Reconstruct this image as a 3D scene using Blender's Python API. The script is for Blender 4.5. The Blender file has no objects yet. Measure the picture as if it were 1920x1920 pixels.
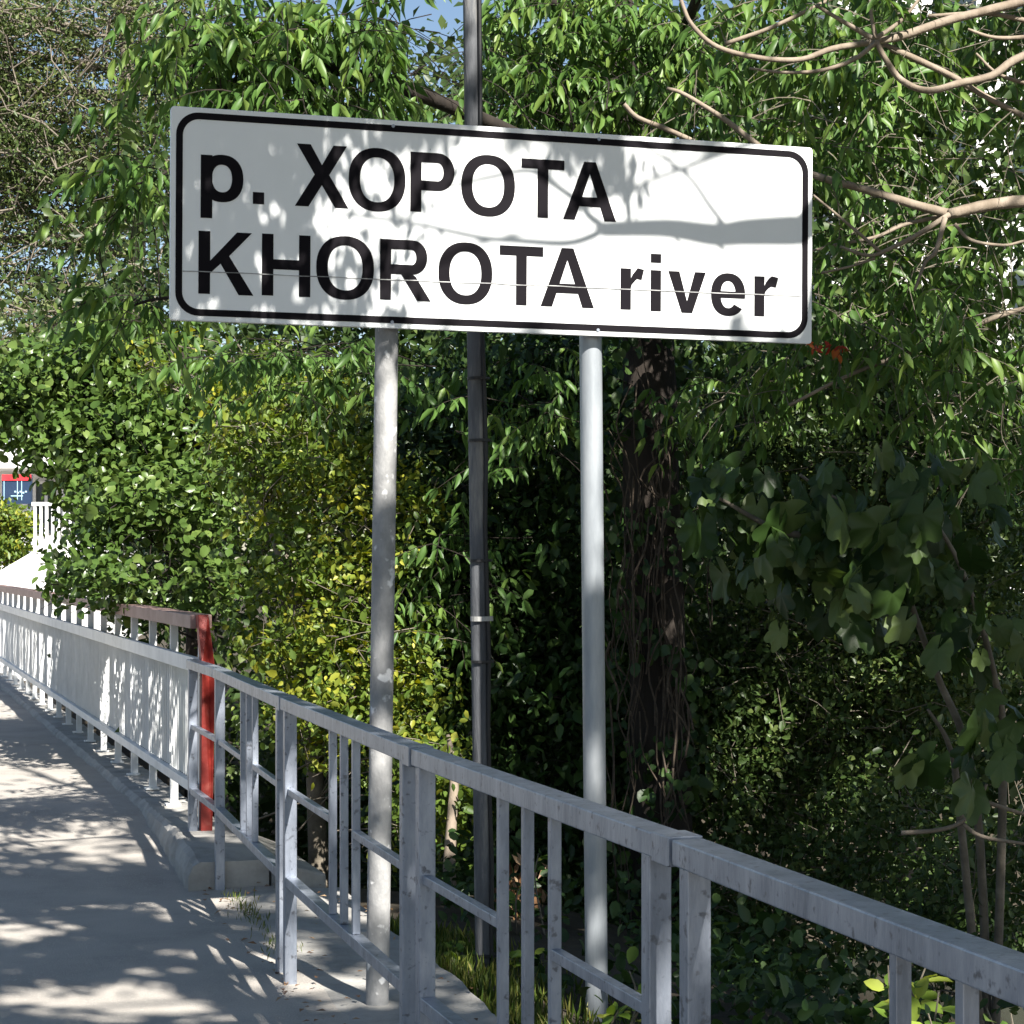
import bpy, bmesh, math, random
import numpy as np
from mathutils import Vector, Matrix, Quaternion

random.seed(7)
rng = np.random.default_rng(7)
R = math.radians
scene = bpy.context.scene

# ------------------------------------------------------------------ camera, sky, sun, exposure
FPX, HOR, EYE = 3900.0, 1057.0, 1.5          # focal length in photo pixels, horizon row, eye height
cam_d = bpy.data.cameras.new('camera')
cam = bpy.data.objects.new('camera', cam_d)
scene.collection.objects.link(cam)
cam.location = (0, 0, EYE)
cam.rotation_euler = (R(90), 0, 0)
cam_d.sensor_width = 36
cam_d.lens = 36 * FPX / 1920
cam_d.shift_y = (HOR - 960) / 1920
cam_d.clip_start = 0.05
cam_d.clip_end = 3000
scene.camera = cam

SUN_EL = R(42)
SH = Vector((0.4617, -0.8870))               # horizontal direction towards the sun
COT = 1 / math.tan(SUN_EL)
sun_vec = Vector((SH.x * math.cos(SUN_EL), SH.y * math.cos(SUN_EL), math.sin(SUN_EL)))
world = bpy.data.worlds.new('World')
scene.world = world
world.use_nodes = True
wn = world.node_tree
bg = wn.nodes['Background']
sky = wn.nodes.new('ShaderNodeTexSky')
sky.sky_type = 'NISHITA'
sky.sun_disc = False
sky.sun_elevation = SUN_EL
sky.sun_rotation = math.atan2(SH.x, SH.y)
sky.air_density = 1.0
sky.dust_density = 0.6
wn.links.new(sky.outputs[0], bg.inputs[0])
bg.inputs[1].default_value = 0.05
sun_d = bpy.data.lights.new('sun', 'SUN')
sun_d.energy = 5.0
sun_d.angle = R(0.53)
sun_d.color = (1.0, 0.955, 0.88)
sun = bpy.data.objects.new('sun', sun_d)
scene.collection.objects.link(sun)
sun.rotation_euler = sun_vec.to_track_quat('Z', 'Y').to_euler()
sun.location = (5, -10, 12)
scene.view_settings.view_transform = 'Standard'
scene.view_settings.look = 'None'
scene.view_settings.gamma = 1
scene.view_settings.use_curve_mapping = False
scene.view_settings.exposure = 1.45

scene.cycles.max_bounces = 6
scene.cycles.diffuse_bounces = 3
scene.cycles.transmission_bounces = 3

# ------------------------------------------------------------------ helpers
C = scene.collection


def P(px, py, Z):
    """photo pixel (1920 px frame) + distance in metres -> world point"""
    return Vector(((px - 960) / FPX * Z, Z, EYE + (HOR - py) / FPX * Z))


def sstep(a, b, x):
    t = min(1, max(0, (x - a) / (b - a)))
    return t * t * (3 - 2 * t)


def tag(o, label=None, cat=None, group=None, kind=None):
    if label: o['label'] = label
    if cat: o['category'] = cat
    if group: o['group'] = group
    if kind: o['kind'] = kind
    return o


def empty(name, loc, label=None, cat=None, group=None):
    o = bpy.data.objects.new(name, None)
    o.empty_display_size = 0.2
    o.location = loc
    C.objects.link(o)
    return tag(o, label, cat, group)


def link(name, me, mat, parent=None, smooth=False):
    """links mesh (world coordinates) as an object; parented to an Empty with no rotation"""
    o = bpy.data.objects.new(name, me)
    if mat is not None and len(me.materials) == 0: me.materials.append(mat)
    C.objects.link(o)
    if parent is not None:
        o.parent = parent
        base = Vector((0, 0, 0))
        q = parent
        while q is not None:
            base += q.location
            q = q.parent
        o.location = -base
    if smooth:
        me.polygons.foreach_set('use_smooth', [True] * len(me.polygons))
    return o


class MB:
    """collects simple shapes in world coordinates"""
    def __init__(s):
        s.v = []; s.f = []

    def add(s, vs, fs):
        n = len(s.v)
        s.v += [tuple(p) for p in vs]
        s.f += [tuple(i + n for i in q) for q in fs]
        return s

    def obox(s, c, ax, ay, az):
        """box with centre c and half-axis vectors"""
        c, ax, ay, az = map(Vector, (c, ax, ay, az))
        vs = [c + ax * i + ay * j + az * k for k in (-1, 1) for j in (-1, 1) for i in (-1, 1)]
        return s.add(vs, [(0, 2, 3, 1), (4, 5, 7, 6), (0, 1, 5, 4), (2, 6, 7, 3), (0, 4, 6, 2), (1, 3, 7, 5)])

    def beam(s, p0, p1, w, h, side=None):
        """rectangular bar p0->p1; w across (along side), h in the other direction"""
        p0, p1 = Vector(p0), Vector(p1)
        d = (p1 - p0); L = d.length; d.normalize()
        if side is None:
            side = d.cross(Vector((0, 0, 1)))
            if side.length < 1e-4: side = Vector((1, 0, 0))
        side = Vector(side).normalized()
        up = side.cross(d).normalized()
        return s.obox((p0 + p1) / 2, d * L / 2, side * w / 2, up * h / 2)

    def prism(s, loop, d):
        """loop of points extruded along vector d"""
        loop = [Vector(p) for p in loop]; d = Vector(d); n = len(loop)
        vs = loop + [p + d for p in loop]
        fs = [tuple(range(n)), tuple(range(2 * n - 1, n - 1, -1))]
        fs += [(i, i + n, (i + 1) % n + n, (i + 1) % n) for i in range(n)]
        return s.add(vs, fs)

    def tube(s, pts, rad, sides=8, cap=True, wob=0.0):
        pts = [Vector(p) for p in pts]
        if not hasattr(rad, '__len__'): rad = [rad] * len(pts)
        t0 = (pts[1] - pts[0]).normalized()
        ref = Vector((0, 0, 1)) if abs(t0.z) < 0.9 else Vector((1, 0, 0))
        nrm = t0.cross(ref).normalized()
        n0 = len(s.v)
        for i, p in enumerate(pts):
            t = (pts[min(i + 1, len(pts) - 1)] - pts[max(i - 1, 0)]).normalized()
            nrm = (nrm - t * nrm.dot(t)).normalized()
            b = t.cross(nrm)
            for k in range(sides):
                a = 2 * math.pi * k / sides
                r = rad[i] * (1 + (random.uniform(-wob, wob) if wob else 0))
                s.v.append(tuple(p + nrm * math.cos(a) * r + b * math.sin(a) * r))
        m = len(pts)
        for i in range(m - 1):
            for k in range(sides):
                a = n0 + i * sides + k; b_ = n0 + i * sides + (k + 1) % sides
                s.f.append((a, b_, b_ + sides, a + sides))
        if cap:
            s.f.append(tuple(n0 + k for k in range(sides - 1, -1, -1)))
            s.f.append(tuple(n0 + (m - 1) * sides + k for k in range(sides)))
        return s

    def mesh(s, name):
        me = bpy.data.meshes.new(name)
        me.from_pydata(s.v, [], s.f)
        me.update()
        return me

    def build(s, name, mat, parent=None, smooth=False, bevel=0):
        o = link(name, s.mesh(name), mat, parent, smooth)
        if bevel:
            m = o.modifiers.new('bevel', 'BEVEL')
            m.width = bevel; m.segments = 2; m.limit_method = 'ANGLE'
        return o


def spline(pts, n=6):
    """Catmull-Rom through points"""
    pts = [Vector(p) for p in pts]
    if len(pts) < 3:
        return [pts[0].lerp(pts[-1], i / n) for i in range(n + 1)]
    out = []
    e = [pts[0] * 2 - pts[1]] + pts + [pts[-1] * 2 - pts[-2]]
    for i in range(1, len(e) - 2):
        a, b, c, d = e[i - 1], e[i], e[i + 1], e[i + 2]
        for k in range(n):
            t = k / n
            out.append(0.5 * ((2 * b) + (c - a) * t + (2 * a - 5 * b + 4 * c - d) * t * t + (3 * b - a - 3 * c + d) * t ** 3))
    out.append(pts[-1])
    return out


# ------------------------------------------------------------------ materials
def newmat(name):
    m = bpy.data.materials.new(name)
    m.use_nodes = True
    nt = m.node_tree
    return m, nt, nt.nodes['Principled BSDF']


def N(nt, typ, **kw):
    n = nt.nodes.new(typ)
    for k, v in kw.items():
        if k in n.inputs: n.inputs[k].default_value = v
        else: setattr(n, k, v)
    return n


def ramp(nt, fac, stops):
    r = nt.nodes.new('ShaderNodeValToRGB')
    el = r.color_ramp.elements
    while len(el) < len(stops): el.new(0.5)
    for e, (p, c) in zip(el, stops):
        e.position = p
        e.color = (*c, 1) if len(c) == 3 else c
    nt.links.new(fac, r.inputs[0])
    return r


def surf_mat(name, stops, scale=4, detail=8, rough=0.7, bump=0.2, bscale=60, metal=0.0, stretch=(1, 1, 1), spec=0.4, fleck=None):
    m, nt, b = newmat(name)
    tc = N(nt, 'ShaderNodeTexCoord')
    mp = N(nt, 'ShaderNodeMapping')
    mp.inputs['Scale'].default_value = stretch
    nt.links.new(tc.outputs['Object'], mp.inputs[0])
    n1 = N(nt, 'ShaderNodeTexNoise', Scale=scale, Detail=detail, Roughness=0.65)
    nt.links.new(mp.outputs[0], n1.inputs['Vector'])
    r = ramp(nt, n1.outputs[0], stops)
    col = r.outputs[0]
    if fleck:
        fs, flo, fhi, fc = fleck
        n3 = N(nt, 'ShaderNodeTexNoise', Scale=fs, Detail=3.0, Roughness=0.5)
        nt.links.new(tc.outputs['Object'], n3.inputs['Vector'])
        rr = ramp(nt, n3.outputs[0], [(flo, (0, 0, 0)), (fhi, (1, 1, 1))])
        mx = N(nt, 'ShaderNodeMix', data_type='RGBA')
        nt.links.new(rr.outputs[0], mx.inputs[0])
        nt.links.new(col, mx.inputs[6])
        mx.inputs[7].default_value = (*fc, 1)
        col = mx.outputs[2]
    nt.links.new(col, b.inputs['Base Color'])
    n2 = N(nt, 'ShaderNodeTexNoise', Scale=bscale, Detail=6.0, Roughness=0.6)
    nt.links.new(mp.outputs[0], n2.inputs['Vector'])
    bp = N(nt, 'ShaderNodeBump', Strength=bump, Distance=0.01)
    nt.links.new(n2.outputs[0], bp.inputs['Height'])
    nt.links.new(bp.outputs[0], b.inputs['Normal'])
    b.inputs['Roughness'].default_value = rough
    b.inputs['Metallic'].default_value = metal
    b.inputs['Specular IOR Level'].default_value = spec
    return m


def leaf_mat(name, c0, c1, c2, trans=0.28, rough=0.42, obj_random=False, spec=0.3):
    """leaf colour varies from leaf to leaf (attribute var or the object's own random number)"""
    m, nt, b = newmat(name)
    if obj_random:
        a = N(nt, 'ShaderNodeObjectInfo'); fac = a.outputs['Random']
    else:
        a = N(nt, 'ShaderNodeAttribute', attribute_name='var'); fac = a.outputs['Fac']
    r = ramp(nt, fac, [(0.0, c0), (0.55, c1), (1.0, c2)])
    nt.links.new(r.outputs[0], b.inputs['Base Color'])
    b.inputs['Roughness'].default_value = rough
    b.inputs['Specular IOR Level'].default_value = spec
    t = N(nt, 'ShaderNodeBsdfTranslucent')
    hs = N(nt, 'ShaderNodeHueSaturation', Saturation=1.15, Value=1.35, Hue=0.485)
    nt.links.new(r.outputs[0], hs.inputs['Color'])
    nt.links.new(hs.outputs[0], t.inputs[0])
    mx = N(nt, 'ShaderNodeMixShader')
    mx.inputs[0].default_value = trans
    nt.links.new(b.outputs[0], mx.inputs[1])
    nt.links.new(t.outputs[0], mx.inputs[2])
    nt.links.new(mx.outputs[0], nt.nodes['Material Output'].inputs[0])
    return m


M = {}
M['asphalt'] = surf_mat('asphalt', [(0.25, (0.29, 0.27, 0.245)), (0.5, (0.385, 0.355, 0.32)), (0.75, (0.45, 0.415, 0.37))], scale=2.2, detail=14, bump=0.6, bscale=140, rough=0.88, fleck=(90, 0.58, 0.66, (0.44, 0.41, 0.37)))
M['concrete'] = surf_mat('concrete', [(0.2, (0.20, 0.19, 0.175)), (0.5, (0.33, 0.32, 0.30)), (0.8, (0.45, 0.43, 0.40))], scale=5, bump=0.5, bscale=45, rough=0.85)
M['soil'] = surf_mat('soil', [(0.2, (0.025, 0.02, 0.013)), (0.5, (0.045, 0.036, 0.024)), (0.8, (0.075, 0.062, 0.04))], scale=6, bump=0.8, bscale=30, rough=0.95)
M['galv'] = surf_mat('galvanised', [(0.28, (0.165, 0.19, 0.235)), (0.5, (0.275, 0.305, 0.365)), (0.72, (0.39, 0.42, 0.48))], scale=18, bump=0.2, bscale=90, rough=0.40, metal=0.45, stretch=(1, 1, 0.25), spec=0.5, fleck=(46, 0.60, 0.70, (0.13, 0.14, 0.165)))
M['galv_post'] = surf_mat('galvanised_pipe', [(0.28, (0.20, 0.22, 0.245)), (0.5, (0.31, 0.335, 0.36)), (0.72, (0.43, 0.45, 0.47))], scale=9, bump=0.1, bscale=50, rough=0.4, metal=0.3, stretch=(1, 1, 0.2), spec=0.5)
M['worn_post'] = surf_mat('worn_painted_pipe', [(0.28, (0.15, 0.155, 0.16)), (0.5, (0.28, 0.28, 0.28)), (0.72, (0.42, 0.415, 0.41))], scale=9, bump=0.4, bscale=40, rough=0.6, metal=0.15, stretch=(1, 1, 0.6), fleck=(16, 0.60, 0.66, (0.66, 0.66, 0.66)))
M['dark_pole'] = surf_mat('weathered_dark_pole', [(0.3, (0.045, 0.048, 0.055)), (0.5, (0.10, 0.105, 0.115)), (0.68, (0.30, 0.285, 0.26))], scale=4, bump=0.4, bscale=40, rough=0.7, stretch=(3, 3, 0.5))
M['black'] = surf_mat('black_rubber', [(0.3, (0.01, 0.01, 0.011)), (0.7, (0.02, 0.02, 0.022))], rough=0.5, bump=0.05)
M['tape'] = surf_mat('pale_tape', [(0.3, (0.3, 0.3, 0.29)), (0.7, (0.45, 0.44, 0.42))], rough=0.6)
M['sign_white'] = surf_mat('reflective_white_sheeting', [(0.2, (0.74, 0.76, 0.77)), (0.6, (0.80, 0.815, 0.82))], scale=3, bump=0.03, bscale=20, rough=0.35, spec=0.4, fleck=(70, 0.74, 0.8, (0.5, 0.5, 0.5)))
M['sign_black'] = surf_mat('black_vinyl', [(0.3, (0.006, 0.005, 0.007)), (0.7, (0.010, 0.0085, 0.011))], rough=0.6, bump=0.03, spec=0.06)
M['seam'] = surf_mat('seam_line', [(0.35, (0.16, 0.16, 0.16)), (0.65, (0.5, 0.5, 0.5))], scale=9, rough=0.6)
M['white_paint'] = surf_mat('white_parapet_paint', [(0.2, (0.55, 0.56, 0.56)), (0.55, (0.72, 0.73, 0.73)), (0.8, (0.78, 0.785, 0.78))], scale=5, bump=0.15, bscale=40, rough=0.5)
M['red_paint'] = surf_mat('red_parapet_paint', [(0.3, (0.17, 0.018, 0.014)), (0.55, (0.27, 0.032, 0.024)), (0.75, (0.36, 0.09, 0.07))], scale=14, bump=0.25, bscale=40, rough=0.5)
M['brown_paint'] = surf_mat('faded_brown_handrail_paint', [(0.3, (0.24, 0.15, 0.13)), (0.6, (0.33, 0.22, 0.20)), (0.8, (0.42, 0.30, 0.27))], scale=7, bump=0.2, bscale=40, rough=0.55)
M['bark_dark'] = surf_mat('dark_bark', [(0.3, (0.012, 0.0095, 0.0075)), (0.6, (0.03, 0.023, 0.018)), (0.8, (0.06, 0.047, 0.036))], scale=10, bump=1.0, bscale=30, rough=0.95, stretch=(1, 1, 0.2))
M['bark_tan'] = surf_mat('tan_bark', [(0.3, (0.16, 0.125, 0.09)), (0.6, (0.27, 0.22, 0.17)), (0.8, (0.36, 0.30, 0.24))], scale=12, bump=0.5, bscale=50, rough=0.85, stretch=(1, 1, 0.4))
M['bark_grey'] = surf_mat('grey_bark', [(0.3, (0.10, 0.085, 0.065)), (0.6, (0.18, 0.155, 0.12)), (0.8, (0.25, 0.22, 0.18))], scale=12, bump=0.6, bscale=40, rough=0.9)
M['dry_vine'] = surf_mat('dry_vine', [(0.3, (0.03, 0.022, 0.016)), (0.6, (0.08, 0.06, 0.043)), (0.8, (0.24, 0.19, 0.14))], scale=20, rough=0.9)
M['wall_white'] = surf_mat('white_plaster', [(0.3, (0.68, 0.67, 0.65)), (0.7, (0.8, 0.79, 0.78))], scale=2, rough=0.8, bump=0.1)
M['banner_blue'] = surf_mat('navy_banner', [(0.3, (0.010, 0.025, 0.06)), (0.7, (0.015, 0.035, 0.08))], rough=0.5)
M['banner_red'] = surf_mat('red_banner', [(0.3, (0.5, 0.02, 0.03)), (0.7, (0.62, 0.04, 0.05))], rough=0.5)
M['banner_pale'] = surf_mat('pale_print', [(0.3, (0.30, 0.50, 0.60)), (0.7, (0.40, 0.60, 0.68))], rough=0.5)
M['glass_dark'] = surf_mat('dark_window_glass', [(0.3, (0.02, 0.03, 0.035)), (0.7, (0.03, 0.04, 0.045))], rough=0.1)

M['lf_lance'] = leaf_mat('lance_leaf', (0.047, 0.101, 0.024), (0.095, 0.182, 0.041), (0.189, 0.270, 0.061), trans=0.3)
M['lf_lance_o'] = leaf_mat('lance_leaf_single', (0.047, 0.101, 0.024), (0.095, 0.182, 0.041), (0.189, 0.270, 0.061), trans=0.3, obj_random=True)
M['lf_olive'] = leaf_mat('fine_olive_leaf', (0.035, 0.06, 0.018), (0.075, 0.11, 0.032), (0.17, 0.185, 0.07), trans=0.25)
M['lf_yellow'] = leaf_mat('yellow_green_leaf', (0.05, 0.095, 0.018), (0.125, 0.185, 0.03), (0.37, 0.35, 0.04), trans=0.3)
M['lf_round'] = leaf_mat('round_dark_leaf', (0.04, 0.075, 0.017), (0.075, 0.13, 0.028), (0.14, 0.195, 0.05), trans=0.2, rough=0.32)
M['lf_round_o'] = leaf_mat('round_dark_leaf_single', (0.04, 0.075, 0.017), (0.075, 0.13, 0.028), (0.14, 0.195, 0.05), trans=0.2, rough=0.32, obj_random=True)
M['lf_ivy'] = leaf_mat('small_ivy_leaf', (0.022, 0.042, 0.012), (0.055, 0.095, 0.024), (0.15, 0.185, 0.055), trans=0.25)
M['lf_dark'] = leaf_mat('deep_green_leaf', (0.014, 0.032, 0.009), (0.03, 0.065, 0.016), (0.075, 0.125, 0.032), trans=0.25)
M['lf_fig_o'] = leaf_mat('fig_leaf', (0.018, 0.040, 0.009), (0.042, 0.078, 0.018), (0.12, 0.165, 0.05), trans=0.22, rough=0.42, obj_random=True)
M['lf_bright_o'] = leaf_mat('bright_low_leaf', (0.095, 0.176, 0.027), (0.203, 0.297, 0.041), (0.365, 0.392, 0.068), trans=0.35, obj_random=True)
M['lf_wood'] = leaf_mat('far_wood_leaf', (0.018, 0.036, 0.01), (0.042, 0.075, 0.02), (0.11, 0.145, 0.04), trans=0.25)
M['grass'] = leaf_mat('grass_blade', (0.05, 0.09, 0.015), (0.12, 0.17, 0.03), (0.26, 0.25, 0.07), trans=0.3)
M['lf_red'] = leaf_mat('red_autumn_leaf', (0.30, 0.03, 0.015), (0.45, 0.06, 0.02), (0.50, 0.16, 0.03), trans=0.3)
M['dead_leaf'] = leaf_mat('dead_leaf', (0.12, 0.06, 0.03), (0.25, 0.14, 0.07), (0.36, 0.25, 0.15), trans=0.15)

# ------------------------------------------------------------------ ground frame: fence line
ZT = 1.02                                            # fence top height
JPX = [(410, 1252), (540, 1307), (790, 1402), (1287, 1572)]
JP = []
for px, py in JPX:
    z_ = (EYE - ZT) * FPX / (py - HOR)
    JP.append(Vector(((px - 960) / FPX * z_, z_, 0)))
OR = JP[1].copy()
A_ = (JP[0] - JP[3]).normalized()                    # along the fence, away from the camera
NV = Vector((A_.y, -A_.x, 0))                        # across the fence, river side
Zv = Vector((0, 0, 1))
JP.append(JP[3] - A_ * 2.05)                         # the next joint, behind the frame edge


def uvw(u, v, z=0.0):
    p = OR + A_ * u + NV * v
    return Vector((p.x, p.y, z))


def to_uv(x, y):
    d = Vector((x, y, 0)) - OR
    return d.dot(A_), d.dot(NV)


PE = P(385, 1150, 10.4); PE.z = 0                    # end of the bridge parapet
PD = Vector(((-268 - 960) / FPX, 1, 0)).normalized()
PN = Vector((PD.y, -PD.x, 0))
U_BR = 2.35                                          # where the bank ends and the bridge begins


def path_z(u):
    return 0.125 * sstep(2.0, 5.0, u)


def ground_h(x, y):
    u, v = to_uv(x, y)
    d = math.hypot(max(u - U_BR, 0), max(v - 1.35, 0))
    h = -0.05 - 0.07 * sstep(0.56, 1.3, v)
    h -= 2.7 * sstep(0.0, 5.0, d)
    e = sstep(11.5, 17, u)
    far = 0.10 + 0.25 * sstep(1, 6, v) * sstep(15, 25, u) + 1.2 * sstep(25, 60, u)
    h = h * (1 - e) + far * e - (0.2 * e if v < 0.8 else 0)
    return h + 0.05 * math.sin(x * 2.1 + y) * sstep(1.0, 2.5, v)


# terrain sheet to the horizon
def build_ground():
    xs = sorted(set(list(np.arange(-14, 14.01, 0.4)) + [-900, -400, -150, -70, -40, -25, -18, 18, 25, 40, 70, 150, 400, 900]))
    ys = sorted(set(list(np.arange(-6, 34, 0.4)) + [-300, -100, -40, -20, -12, 37, 42, 50, 65, 90, 150, 300, 700, 1500]))
    vs = [(x, y, ground_h(x, y)) for y in ys for x in xs]
    nx = len(xs)
    fs = [(j * nx + i, j * nx + i + 1, (j + 1) * nx + i + 1, (j + 1) * nx + i) for j in range(len(ys) - 1) for i in range(nx - 1)]
    o = MB().add(vs, fs).build('ground', M['soil'], smooth=True)
    tag(o, kind='structure')


build_ground()
# river water
m_, nt_, b_ = newmat('river_water')
b_.inputs['Base Color'].default_value = (0.02, 0.03, 0.022, 1)
b_.inputs['Roughness'].default_value = 0.08
nn = N(nt_, 'ShaderNodeTexNoise', Scale=3.0, Detail=3.0)
bb = N(nt_, 'ShaderNodeBump', Strength=0.25, Distance=0.02)
nt_.links.new(nn.outputs[0], bb.inputs['Height']); nt_.links.new(bb.outputs[0], b_.inputs['Normal'])
w = MB().add([uvw(3, -30, -2.55), uvw(17, -30, -2.55), uvw(17, 60, -2.55), uvw(3, 60, -2.55)], [(0, 3, 2, 1)]).build('river', m_)
tag(w, kind='structure')

# footpath: one asphalt sheet with a soft ramp onto the bridge
def build_path():
    us = [-14, -10, -8] + list(np.arange(-6, 20.01, 0.25)) + [24, 30, 36]
    vsq = [-7, -5, -4, -3, -2.2, -1.6, -1.2, -0.9, -0.6, -0.4, -0.2, 0.0, 0.2, 0.4, 0.56]
    vs, fs = [], []
    for u in us:
        for v in vsq:
            vv = v
            if u > 2.1:                               # behind the fence the sheet ends at the wing wall
                vv = min(v, 0.05)
                if v > 0.05: vv = 0.05 + (v - 0.05) * 0.001
                vv -= 0.03 * (u - 2.1)                # the bridge turns a little to the left
            z = path_z(u) + 0.006 * math.sin(u * 3.1 + v * 2) + 0.004 * math.sin(u * 7.7 - v * 5)
            vs.append(uvw(u, vv, z))
    n = len(vsq)
    for i in range(len(us) - 1):
        for j in range(n - 1):
            fs.append((i * n + j, i * n + j + 1, (i + 1) * n + j + 1, (i + 1) * n + j))
    o = MB().add(vs, fs).build('footpath', M['asphalt'], smooth=True)
    tag(o, kind='structure')


build_path()
# worn concrete apron behind the fence, on top of the asphalt edge, and its edge
mb = MB()
us = list(np.arange(-7, 2.11, 0.15)); vq = [0.09, 0.2, 0.3, 0.4, 0.5, 0.575]
vs = []
for u in us:
    for j, v in enumerate(vq):
        e = (random.uniform(-0.012, 0.012) if j in (0, len(vq) - 1) else 0)
        vs.append(uvw(u, v + e, 0.006 + path_z(u) + 0.006 * math.sin(u * 3.1 + v * 2) + 0.004 * math.sin(u * 7.7 - v * 5) + (0 if 0 < j else -.006)))
n = len(vq)
fs = [(i * n + j, i * n + j + 1, (i + 1) * n + j + 1, (i + 1) * n + j) for i in range(len(us) - 1) for j in range(n - 1)]
k0 = len(vs)
for i in range(len(us)):                              # broken outer face down into the soil
    p = vs[i * n + n - 1]; vs.append(Vector((p.x, p.y, -0.25)) + NV * 0.02)
fs += [(i * n + n - 1, k0 + i, k0 + i + 1, (i + 1) * n + n - 1) for i in range(len(us) - 1)]
tag(mb.add(vs, fs).build('concrete_apron', M['concrete'], smooth=False), kind='structure')

# bridge deck slab under the path, kerb beam under the parapet, wing wall at its end
mb = MB()
mb.prism([uvw(2.2, -7, -0.06), uvw(16, -7, 0.08), uvw(16, -0.2, 0.08), uvw(2.2, 0.0, -0.06)], (0, 0, -0.6))
tag(mb.build('bridge_deck', M['concrete']), kind='structure')


def kerb():
    vs, fs = [], []
    ts = list(np.arange(-0.85, 22, 0.06))
    for t in ts:
        c = PE + PD * t
        tn = sstep(0.9, -1.05, t)
        w0 = 0.14 + 0.05 * tn + random.uniform(-0.006, 0.006)
        zt = 0.162 - 0.03 * sstep(-0.45, -0.85, t) + random.uniform(-0.005, 0.005)
        prof = [(-w0 - 0.03, -0.25), (-w0 - 0.02 + random.uniform(-.012, .012) * tn, zt * 0.5), (-w0 + random.uniform(-.01, .01) * tn, zt - 0.02), (-w0 + 0.025, zt), (0.13, zt), (0.16, zt - 0.03), (0.16, -0.5)]
        vs += [c + PN * a + Zv * (b + random.uniform(-0.004, 0.004)) for a, b in prof]
    n = 7
    for i in range(len(ts) - 1):
        for j in range(n - 1):
            fs.append((i * n + j, (i + 1) * n + j, (i + 1) * n + j + 1, i * n + j + 1))
    fs.append(tuple(range(n)))
    return MB().add(vs, fs)


tag(kerb().build('kerb', M['concrete']), kind='structure')
mb = MB()
q = PE + PD * -0.95
mb.prism([q + PN * 0.17 + Zv * 0.13, q + PN * 0.42 + PD * 0.05 + Zv * 0.06, q + PN * 0.50 + PD * 1.6 + Zv * 0.0, q + PN * 0.20 + PD * 1.6 + Zv * 0.12], (0, 0, -1.6))
tag(mb.build('abutment_wing_wall', M['concrete'], bevel=0.015), kind='structure')

# ------------------------------------------------------------------ metal pedestrian fence
def galv_panel(pa, pb, label, with_near_bars=True, stub=False):
    """pa = far end, pb = near end (points on the ground, fence line)"""
    d = (pb - pa).normalized(); L = (pb - pa).length
    n = Vector((-d.y, d.x, 0))
    root = empty('steel_fence', pa, label, 'fence', 'grey steel fence panels along the footpath')
    g = M['galv']
    at = lambda s, z, o=0.0: pa + d * s + n * o + Zv * z
    gap = 0.008
    tr = MB().beam(at(gap, ZT - 0.0225), at(L - gap, ZT - 0.0225), 0.06, 0.045).build('top_rail', g, root, bevel=0.003)
    MB().beam(at(gap + 0.057, 0.365), at(L - gap - 0.162, 0.365), 0.04, 0.035).build('bottom_rail', g, root, bevel=0.002)
    for s in (gap + 0.035, L - gap - 0.14):
        MB().beam(at(s, -0.06), at(s, ZT - 0.0452), 0.042, 0.044, d).build('post', g, root, bevel=0.003)
    mid = L / 2
    bars = [mid - 0.19, mid, mid + 0.19]
    for s in bars:
        MB().beam(at(s, 0.383), at(s, ZT - 0.0452), 0.022, 0.024, d).build('bar', g, root, bevel=0.002)
    for s0, s1 in ((gap + 0.057, bars[0] - 0.012), (bars[2] + 0.012, L - gap - 0.162)):
        MB().beam(at(s0, 0.685), at(s1, 0.685), 0.024, 0.024).build('middle_rail', g, root, bevel=0.002)
    # sleeve clamped round the near end of the top rail
    s = L - gap - 0.08
    MB().beam(at(s, ZT - 0.0235), at(L - gap + 0.003, ZT - 0.0235), 0.066, 0.053).build('sleeve', g, tr, bevel=0.002)
    return root


galv_panel(JP[0], JP[1], 'grey steel fence panel beside the concrete kerb end and the red post')
galv_panel(JP[1], JP[2], 'grey steel fence panel with the worn left sign post standing right behind it')
galv_panel(JP[2], JP[3], 'grey steel fence panel crossing in front of the dark pole and the clean sign post')
galv_panel(JP[3], JP[4], 'grey steel fence panel with bright low leaves behind its three upright bars')
# short end length between the first panel and the parapet
root = empty('steel_fence_end', JP[0], 'short grey steel rail length joining the fence to the red parapet post', 'fence')
ps = P(360, 1240, 10.45); ps.z = 0
d = (JP[0] - ps).normalized()
MB().beam(ps + Zv * (ZT - 0.0225), JP[0] - d * 0.012 + Zv * (ZT - 0.0225), 0.06, 0.045).build('top_rail', M['galv'], root, bevel=0.003)
MB().beam(ps + Zv * 0.685 + d * 0.04, JP[0] - d * 0.02 + Zv * 0.685, 0.024, 0.024).build('middle_rail', M['galv'], root, bevel=0.002)
MB().beam(ps + Zv * 0.365 + d * 0.04, JP[0] - d * 0.02 + Zv * 0.365, 0.035, 0.03).build('bottom_rail', M['galv'], root, bevel=0.002)
MB().beam(ps + d * 0.025 + Zv * 0.12, ps + d * 0.025 + Zv * (ZT - 0.0452), 0.042, 0.044, d).build('post', M['galv'], root, bevel=0.003)

# ------------------------------------------------------------------ bridge parapet
par = empty('bridge_parapet', PE, 'white painted bridge parapet with faded brown handrail and red end post', 'parapet')
TOPZ, FZ = 1.244, 0.16
PITCH = 0.86; NP = 22
at = lambda t, z, o=0.0: PE + PD * t + PN * o + Zv * z
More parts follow.
